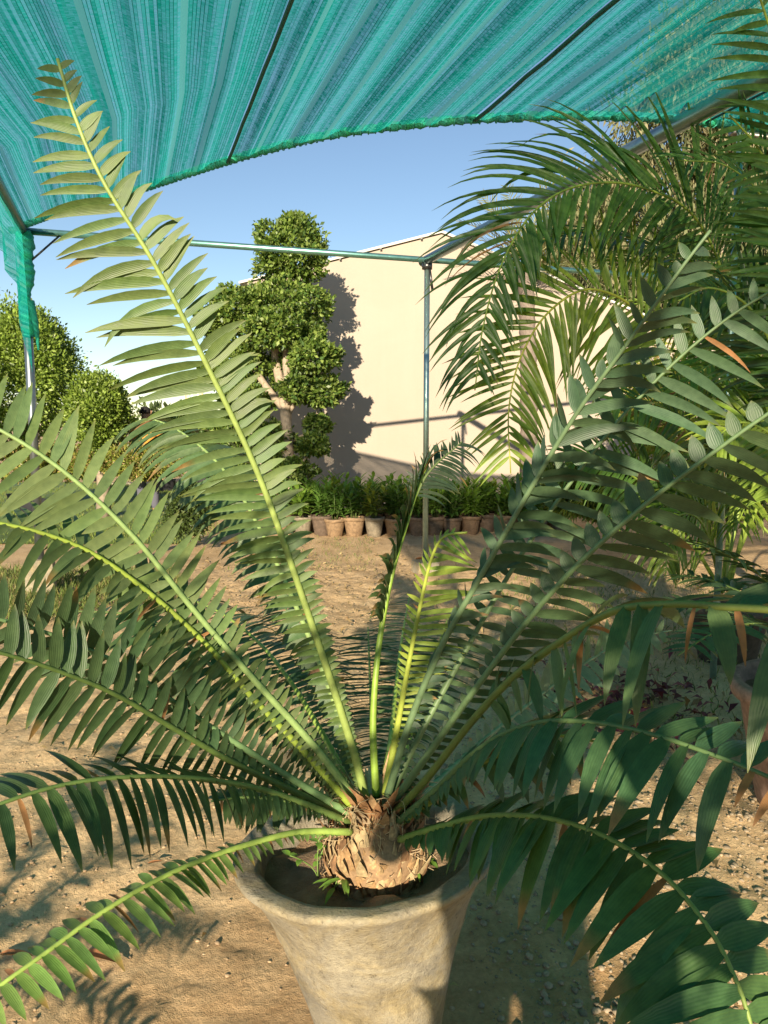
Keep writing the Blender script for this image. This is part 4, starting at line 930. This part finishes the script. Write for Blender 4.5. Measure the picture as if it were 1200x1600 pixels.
# date palm by the wall
dpx = W(825, 700, 11.8).x
dp = empty('date_palm', (dpx, 11.8, 0), 'slim date palm with a pinkish trunk standing close to the cream wall', 'palm tree')
b = MB(); pts = []; rad = []
for k in range(60): t = k / 59; pts.append((dpx + .05 * math.sin(t * 3) - .1 * t, 11.8, 3.75 * t)); rad.append(.13 - .02 * t + .010 * (k % 2))
b.tube(pts, rad, 12, (.22, .175, .14), bump=.12); b.build('trunk', M['bark'], dp)
dpp = Plant(dp, M['euc'], 60); r = random.Random(3)
for i in range(22):
    a = i * 2.4; e_ = math.radians(r.uniform(5, 75)); p = Vector((dpx - .1, 11.8, 3.75)); d = Vector((math.cos(a) * math.cos(e_), math.sin(a) * math.cos(e_) * .7, math.sin(e_))); pts = [tuple(p)]
    for k in range(5): p = p + d * .26; pts.append(tuple(p)); d = (d + Vector((0, 0, -.17))).normalized()
    dpp.frond(pts, world=True, N0=(0, 0, 1), N1=(math.cos(a), math.sin(a), .6), n=30, L=.30, Wd=.022, col=(.26, .28, .12), rc=(.3, .3, .14), r0=.0092, alpha=(60, 38), vf=(15, 15), droop=(.15, .15), lprof=LA, wprof=AW, s0=.15, seed=800 + i, segs=3, fold=.25)
dpp.finish()

# ------------------------------------------------------------------ row of potted plants
ROWG = 'potted leafy plants lined up in front of the building'
PC = [(.19, .12, .07), (.15, .10, .065), (.24, .16, .09), (.12, .085, .06), (.20, .17, .12)]
def potted(x, y, i, label, H=.5, big=1.0):
    r = random.Random(900 + i); e = empty('potted_plant', (x, y, 0), label, 'potted plant', ROWG)
    b = MB(); h = .25 * r.uniform(.95, 1.08); R = .142 * r.uniform(.93, 1.07)
    b.lathe((x, y, 0), [(R * .62, 0), (R * .66, .006), (R * .9, h * .8), (R * .91, h * .82), (R * 1.02, h * .83), (R * 1.03, h * .97), (R, h), (R * .92, h), (R * .9, h * .9)], 28, r.choice(PC), wob=.03, seed=i)
    b.build('pot_body', M['clay'], e)
    b = MB(); b.lathe((x, y, 0), [(R * .9, h * .92), (R * .5, h * .94), (.001, h * .95)], 20, (.12, .08, .05)); b.build('soil', M['clod'], e)
    b = MB(); tint = r.uniform(.8, 1.25); base = np.array(r.choice([(.15, .29, .045), (.21, .36, .055), (.12, .24, .045)])) * tint
    if r.random() < .15: base = np.array((.25, .33, .05))
    ns = r.randint(8, 11)
    for s_ in range(ns):
        a = r.uniform(0, 6.28); sp3 = r.uniform(.02, .13) * big; top_ = Vector((x + math.cos(a) * sp3 * 1.5, y + math.sin(a) * sp3 * 1.5, h + H * r.uniform(.45, 1.0))); bs_ = Vector((x + math.cos(a) * .03, y + math.sin(a) * .03, h * .9))
        b.tube([bs_, bs_.lerp(top_, .5) + Vector((r.gauss(0, .01), r.gauss(0, .01), 0)), top_], .005, 5, (.12, .18, .05))
        nl = r.randint(11, 15)
        for k in range(nl):
            t = .25 + .75 * k / nl; p = bs_.lerp(top_, t); aa = k * 2.4 + a; el_ = math.radians(float(np.interp(t, [.2, 1], [5, 60]))); t_ = Vector((math.cos(aa) * math.cos(el_), math.sin(aa) * math.cos(el_), math.sin(el_)))
            g = leaflet(p, t_, t_.cross(Vector((0, 0, 1))).normalized(), Vector((0, 0, 1)), 1, r.uniform(.12, .20), r.uniform(.040, .062), .05, 0, .7, prof([0, .25, .55, 1], [.2, .85, 1, .03]), base * .95 * r.uniform(.75, 1.3), r, 4, fold=.2)
            b.add(*g)
    b.build('foliage', M['leafy'], e)
names = ['yellowish', 'bushy', 'upright', 'spreading', 'dense', 'glossy', 'loose', 'leafy', 'round', 'short', 'tall', 'broad']
ORD = ['first', 'second', 'third', 'fourth', 'fifth', 'sixth', 'seventh', 'eighth', 'ninth', 'tenth', 'eleventh', 'twelfth', 'last']
row1 = [440, 473, 503, 524, 554, 585, 617, 652, 680, 706, 736, 764, 797, 830]
lab1 = ['clay pot, leftmost of the front row, half hidden by the tall frond', 'clay pot, second from the left in the front row', 'clay pot with weeds at its foot, third of the front row', 'clay pot, fourth from the left in the front row',
        'clay pot, fifth from the left, below the topiary shadow', 'clay pot just left of the biggest front-row pot', 'clay pot at the centre of the front row with a big rosette', 'clay pot half hidden behind the bent frond tip', 'clay pot directly right of the bent frond tip',
        'clay pot under the hanging palm leaflets', 'clay pot just right of the middle post', 'clay pot just behind the pale concrete block', 'clay pot partly hidden behind light oval leaflets', 'clay pot, last of the front row behind the cycad fronds']
for i, px in enumerate(row1):
    g = W(px, 838, 10.15); potted(g.x, 10.15 + random.uniform(-.08, .08) + (.25 if i in (0, 11, 12) else 0), i, 'plant in a ' + lab1[i], H=.38 + .10 * random.random())
for i in range(13):
    x = -1.0 + i * .285; potted(x, 10.5, 20 + i, 'leafy green potted plant, %s from the left in the middle row' % ORD[i], H=.46)
for i in range(12):
    x = -.85 + i * .29; potted(x, 10.85, 40 + i, 'leafy green potted plant, %s from the left in the back row by the wall' % ORD[i], H=.50)

# ------------------------------------------------------------------ things in the left background
def grow_bag(px, py, w, h, label, col=(.025, .025, .03)):
    g = ground_at(px, py); b = MB(); b.lathe((g.x, g.y, 0), [(w * .42, .0), (w * .46, .01), (w * .5, h * .9), (w * .53, h), (w * .49, h), (w * .46, h * .85), (.01, h * .82)], 24, col, wob=.08, seed=int(px)); o = b.build('grow_bag', M['generic']); tag(o, label, 'grow bag', 'black grow bags on the lawn'); return o
grow_bag(262, 768, .36, .26, 'black plastic grow bag beside the edging stone on the lawn')
grow_bag(146, 752, .30, .2, 'black grow bag at the foot of the pale tree trunk')
grow_bag(58, 806, .50, .26, 'wide black planter box left of the steel post on the lawn')
grow_bag(32, 792, .4, .24, 'black grow bag at the far left behind the wide planter')
for i, (px, py, lab) in enumerate([(232, 752, 'orange brick lying beside the black grow bag'), (222, 757, 'second orange brick leaning at the end of the edging stone')]):
    g = ground_at(px, py); b = MB(); b.box((g.x, g.y, .08 + .0 * i), (.22, .11, .075 if i else .14), .4 * i + .2, (.50, .24, .12)); tag(b.build('brick', M['clay'], None, False), lab, 'brick')
# striped banner post
g = ground_at(307, 745); sb = empty('striped_banner', (g.x, g.y, 0), 'upright banner with thin green, white and orange vertical stripes beyond the fronds', 'banner')
bz0, bz1 = W(307, 690, g.y).z, W(307, 612, g.y).z; hw = 14 * g.y / 1200
b = MB(); b.box((g.x, g.y, (bz0 + bz1) / 2), (hw * 2, .05, bz1 - bz0), 0, (.75, .76, .70)); b.build('board', M['generic'], sb, False)
b = MB(); b.tube([(g.x, g.y + .03, 0), (g.x, g.y + .03, bz1)], .03, 8, (.4, .4, .38)); b.build('pole', M['steel'], sb)
for k in range(9):
    x = g.x - hw + hw * 2 * (k + .5) / 9; cc = [(.75, .35, .10), (.70, .66, .30), (.20, .50, .25), (.72, .74, .68), (.30, .55, .28), (.22, .50, .30), (.72, .72, .66), (.30, .52, .20), (.78, .40, .12)][k]
    b = MB(); b.box((x, g.y - .030, (bz0 + bz1) / 2), (hw * 2 / 9 * .62, .006, (bz1 - bz0) * .98), 0, cc); b.build('stripe', M['generic'], sb, False)

# brick wall far right
bw = empty('brick_wall', (8.3, 17, 0), 'low pinkish brick wall glimpsed through the plants at the right', 'wall')
b = MB(); b.box((8.4, 17.06, .72), (6.0, .09, 1.44), 0, (.45, .38, .32)); b.build('mortar_core', M['clay'], bw, False)
b = MB(); r = random.Random(2)
for j in range(17):
    for i in range(27):
        b.box((5.45 + i * .225 + (j % 2) * .11, 17.0 + r.uniform(-.004, .004), .045 + j * .085), (.21, .10, .072), 0, np.array((.52, .27, .19)) * r.uniform(.75, 1.2))
tag(b.build('bricks', M['clay'], bw, False), kind='stuff')

# fallen leaves
def litter(name, n, region, cols, L, label, seed, zoff=.01):
    r = np.random.default_rng(seed); x = r.normal(region[0], region[2], n); y = r.normal(region[1], region[3], n)
    P = np.stack([x, y, ground_h(x, y) + zoff + r.random(n) * .03], 1); D = np.stack([r.normal(0, 1, n), r.normal(0, 1, n), r.normal(.1, .3, n)], 1); N = np.stack([r.normal(0, .4, n), r.normal(0, .4, n), np.ones(n)], 1)
    Ln = L * r.uniform(.5, 1.3, n); C = np.array(cols)[r.integers(0, len(cols), n)] * r.uniform(.7, 1.3, (n, 1))
    tag(quads_mesh(name, leaf_quads(P, D, N, Ln, Ln * .35, .25), C, M['leafy']), label, None, None, 'stuff')
g = ground_at(985, 1110)
litter('fallen_leaves', 420, (g.x, g.y, .24, .28), [(.16, .03, .04), (.22, .05, .05), (.30, .18, .08), (.12, .02, .04)], .08, 'heap of purple-red and brown fallen leaves beside the terracotta pot', 5)
litter('leaf_litter', 500, (.1, 5.5, 1.5, 2.0), [(.34, .22, .10), (.26, .16, .08), (.42, .30, .14)], .035, 'scattered small dry leaf scraps on the yard', 6, .002)
litter('straw_litter', 1500, (-.3, 6.3, 1.3, 1.6), [(.50, .38, .20), (.42, .30, .15)], .05, 'thin straw scattered on the sunlit ground behind the pot', 8, .002)
def dry_leaf(px, py, L, rot, label, col=(.42, .19, .09), z=.01):
    g = ground_at(px, py); r = random.Random(px); t = Vector((math.cos(rot), math.sin(rot), .08)); gz = float(ground_h(np.array([g.x]), np.array([g.y]))[0])
    b = MB(); b.add(*leaflet(Vector((g.x, g.y, gz + z)), t, t.cross(Vector((0, 0, 1))).normalized(), Vector((0, 0, 1)), 1, L, L * .22, .05, 0, .12, CW, col, r, 6, fold=.5)); tag(b.build('dry_leaf', M['leafy']), label, 'dry leaf', 'single dry leaflets lying on the earth')
dry_leaf(650, 872, .22, .1, 'reddish dry leaflet on the earth right of the yellow-green frond')
dry_leaf(232, 1360, .05, .3, 'small orange dry leaf on the earth above the lowest left frond')
dry_leaf(0, 1488, .10, .0, 'pale brown dry leaf lying at the lower left edge')
dry_leaf(130, 1490, .14, -.3, 'curled brown leaflet under the lowest left frond')
dry_leaf(345, 850, .26, .1, 'orange dry leaf on the ground behind the tall frond')
dry_leaf(690, 1542, .12, 2.8, 'dark red fallen leaflet on the shaded ground at the lower right', (.16, .03, .03))

# ------------------------------------------------------------------ people
def skin_mesh(name, joints, edges, rad, mat, col, parent, sub=2, root=0):
    me = bpy.data.meshes.new(name); me.from_pydata([tuple(j) for j in joints], edges, []); o = bpy.data.objects.new(name, me); COL.objects.link(o)
    sk = o.modifiers.new('skin', 'SKIN'); sk.use_smooth_shade = True
    for i, v in enumerate(me.skin_vertices[0].data): v.radius = rad[i] if hasattr(rad[i], '__len__') else (rad[i], rad[i]); v.use_root = (i == root)
    ss = o.modifiers.new('sub', 'SUBSURF'); ss.levels = sub; ss.render_levels = sub
    dg = bpy.context.evaluated_depsgraph_get(); ev = o.evaluated_get(dg); m2 = bpy.data.meshes.new_from_object(ev)
    bpy.data.objects.remove(o); m2.name = name
    while len(m2.materials): m2.materials.pop()
    for a in [a for a in m2.color_attributes]: m2.color_attributes.remove(a)
    ca = m2.color_attributes.new('Col', 'FLOAT_COLOR', 'POINT'); ca.data.foreach_set('color', np.tile(np.array((*col, 1), 'f'), len(m2.vertices)))
    return link(name, m2, mat, parent)
def person(loc, yaw, label, shirt, trousers, hair, arms, h=1.72):
    """faces +y when yaw = 0; arms: two lists of (shoulder offset) elbow, wrist, hand points in local coords"""
    e = empty('person', loc, label, 'person'); k = h / 1.72; cy_, sy_ = math.cos(yaw), math.sin(yaw)
    def t(p): return Vector((loc[0] + (p[0] * cy_ - p[1] * sy_) * k, loc[1] + (p[0] * sy_ + p[1] * cy_) * k, loc[2] + p[2] * k))
    SK = (.30, .17, .10)
    J = [(0, 0, .93), (0, .01, 1.1), (0, .0, 1.28), (0, -.01, 1.42), (0, .0, 1.50), (0, .02, 1.57), (0, .03, 1.65)]
    R = [(.15, .11), (.13, .10), (.16, .11), (.10, .08), (.055, .055), (.075, .09), (.07, .085)]
    E = [(i, i + 1) for i in range(6)]
    for s in (-1, 1):
        b0_ = len(J); J += [(s * .09, 0, .86), (s * .10, .01, .50), (s * .10, -.02, .10), (s * .10, .03, .04), (s * .11, .15, .03)]; R += [.085, .058, .038, .04, .035]; E += [(0, b0_)] + [(b0_ + i, b0_ + i + 1) for i in range(4)]
        b0_ = len(J); el, wr, ha = arms[0 if s < 0 else 1]; J += [(s * .17, 0, 1.40), el, wr, ha]; R += [.055, .04, .027, .03]; E += [(3, b0_)] + [(b0_ + i, b0_ + i + 1) for i in range(3)]
    skin_mesh('body', [t(j) for j in J], E, [tuple(q * k for q in (r_ if hasattr(r_, '__len__') else (r_, r_))) for r_ in R], M['skin'], SK, e)
    # fingers
    for s in (0, 1):
        el, wr, ha = [Vector(q) for q in arms[s]]; d = (ha - wr).normalized(); sd_ = d.cross(Vector((0, 1, 0.01))).normalized()
        mb = MB()
        for f in range(4): p = ha + sd_ * (f - 1.5) * .018; mb.tube([t(p), t(p + d * .04), t(p + d * .07 + Vector((0, .01, 0)))], [.009, .008, .006], 6, SK)
        p = ha - sd_ * .03 - d * .02; mb.tube([t(p), t(p + d * .03 - sd_ * .02), t(p + d * .05 - sd_ * .02)], [.010, .009, .007], 6, SK); mb.build('fingers', M['skin'], e)
    Js = [(0, 0, .88), (0, .01, 1.08), (0, 0, 1.27), (0, -.01, 1.41)]; Rs = [(.175, .135), (.155, .125), (.185, .13), (.13, .095)]; Es = [(0, 1), (1, 2), (2, 3)]
    for s in (-1, 1):
        el = Vector(arms[0 if s < 0 else 1][0]); sh = Vector((s * .17, 0, 1.40)); b0_ = len(Js); Js += [tuple(sh), tuple(sh.lerp(el, .75))]; Rs += [.078, .062]; Es += [(3, b0_), (b0_, b0_ + 1)]
    skin_mesh('shirt', [t(j) for j in Js], Es, [tuple(q * k for q in (r_ if hasattr(r_, '__len__') else (r_, r_))) for r_ in Rs], M['cloth'], shirt, e)
    Jt = [(0, 0, .96)]; Rt = [(.165, .125)]; Et = []
    for s in (-1, 1): b0_ = len(Jt); Jt += [(s * .095, 0, .84), (s * .105, .01, .50), (s * .105, -.01, .09)]; Rt += [.105, .078, .065]; Et += [(0, b0_), (b0_, b0_ + 1), (b0_ + 1, b0_ + 2)]
    skin_mesh('trousers', [t(j) for j in Jt], Et, [tuple(q * k for q in (r_ if hasattr(r_, '__len__') else (r_, r_))) for r_ in Rt], M['cloth'], trousers, e)
    skin_mesh('hair', [t((0, -.005, 1.58)), t((0, .0, 1.655)), t((0, .03, 1.70))], [(0, 1), (1, 2)], [(.078 * k, .085 * k), (.090 * k, .10 * k), (.07 * k, .075 * k)], M['cloth'], hair, e)
    mb = MB()
    for s in (-1, 1):
        mb.tube([t((s * .03, .105, 1.645)), t((s * .03, .115, 1.645))], [.012, .008], 8, (.05, .03, .02))
        mb.tube([t((s * .082, .02, 1.60)), t((s * .092, .01, 1.65))], [.014, .016], 8, SK)
    mb.tube([t((0, .105, 1.64)), t((0, .13, 1.605)), t((0, .11, 1.595))], [.010, .016, .008], 8, SK); mb.tube([t((-.025, .108, 1.565)), t((.025, .108, 1.565))], .006, 6, (.28, .10, .08)); mb.build('face', M['skin'], e)
    for s in (-1, 1):
        mb = MB(); mb.tube([t((s * .105, -.07, .035)), t((s * .108, .03, .045)), t((s * .11, .16, .03)), t((s * .112, .19, .025))], [.035, .048, .042, .02], 10, (.06, .05, .05)); mb.build('shoe', M['generic'], e)
    return e
q_ = W(229, 700, 12.4)
person((q_.x, 12.4, 0), .1, 'person in an orange shirt seen from behind beyond the left fronds', (.72, .30, .05), (.10, .10, .13), (.012, .010, .010), [((-.24, .02, 1.14), (-.22, .14, .95), (-.21, .18, .90)), ((.25, .03, 1.14), (.20, .18, .98), (.18, .22, .94))], 1.76)
person((-.10, -.62, 0), 0, 'photographer standing just behind the viewpoint and holding up a phone', (.12, .16, .25), (.06, .06, .08), (.01, .01, .01), [((-.27, .12, 1.20), (-.02, .38, 1.45), (.03, .44, 1.47)), ((.32, .12, 1.22), (.20, .38, 1.46), (.16, .44, 1.475))], 1.74)
b = MB(); b.box((0, -.018, CAM_H - .01), (.075, .009, .155), 0, (.02, .02, .022)); tag(b.build('phone', M['generic'], None, False), 'black phone held up by the photographer', 'phone')

# unseen plants added out of view to shade the right and lower left
bk = empty('areca_palm', (.98, -1.9, 0), 'unseen areca palm added behind the viewpoint to shade the right side', 'palm tree')
random_palm(.98, -1.9, .9, 24, 2.6, 21, bk, 0, L=.5, n=36, Wd=.045, el=(58, 88))
areca_pot(.98, -1.9, .25, .38, 'clay pot of the unseen shade palm added behind the viewpoint')
lc = empty('cycad', (-1.5, .42, .3), 'unseen low cycad added beyond the left edge to cast frond shadows', 'cycad'); lcp = Plant(lc, M['cycad'], 0); r = random.Random(4)  # added out of view to drop frond shadows on the lower left ground
for i in range(11):
    a = i * .571 + r.uniform(-.1, .1); e_ = math.radians(r.uniform(5, 45)); p = Vector((-1.5, .42, .42)); d = Vector((math.cos(a) * math.cos(e_), math.sin(a) * math.cos(e_), math.sin(e_))); pts = [tuple(p)]
    for k in range(5): p = p + d * .16; pts.append(tuple(p)); d = (d + Vector((0, 0, -.12))).normalized()
    lcp.frond(pts, world=True, N0=(0, 0, 1), n=30, L=.15, Wd=.026, col=DRK, vf=(5, 5), droop=(.3, .3), seed=900 + i)
lcp.finish(); areca_pot(-1.5, .42, .22, .36, 'clay pot of the unseen cycad added beyond the left edge')
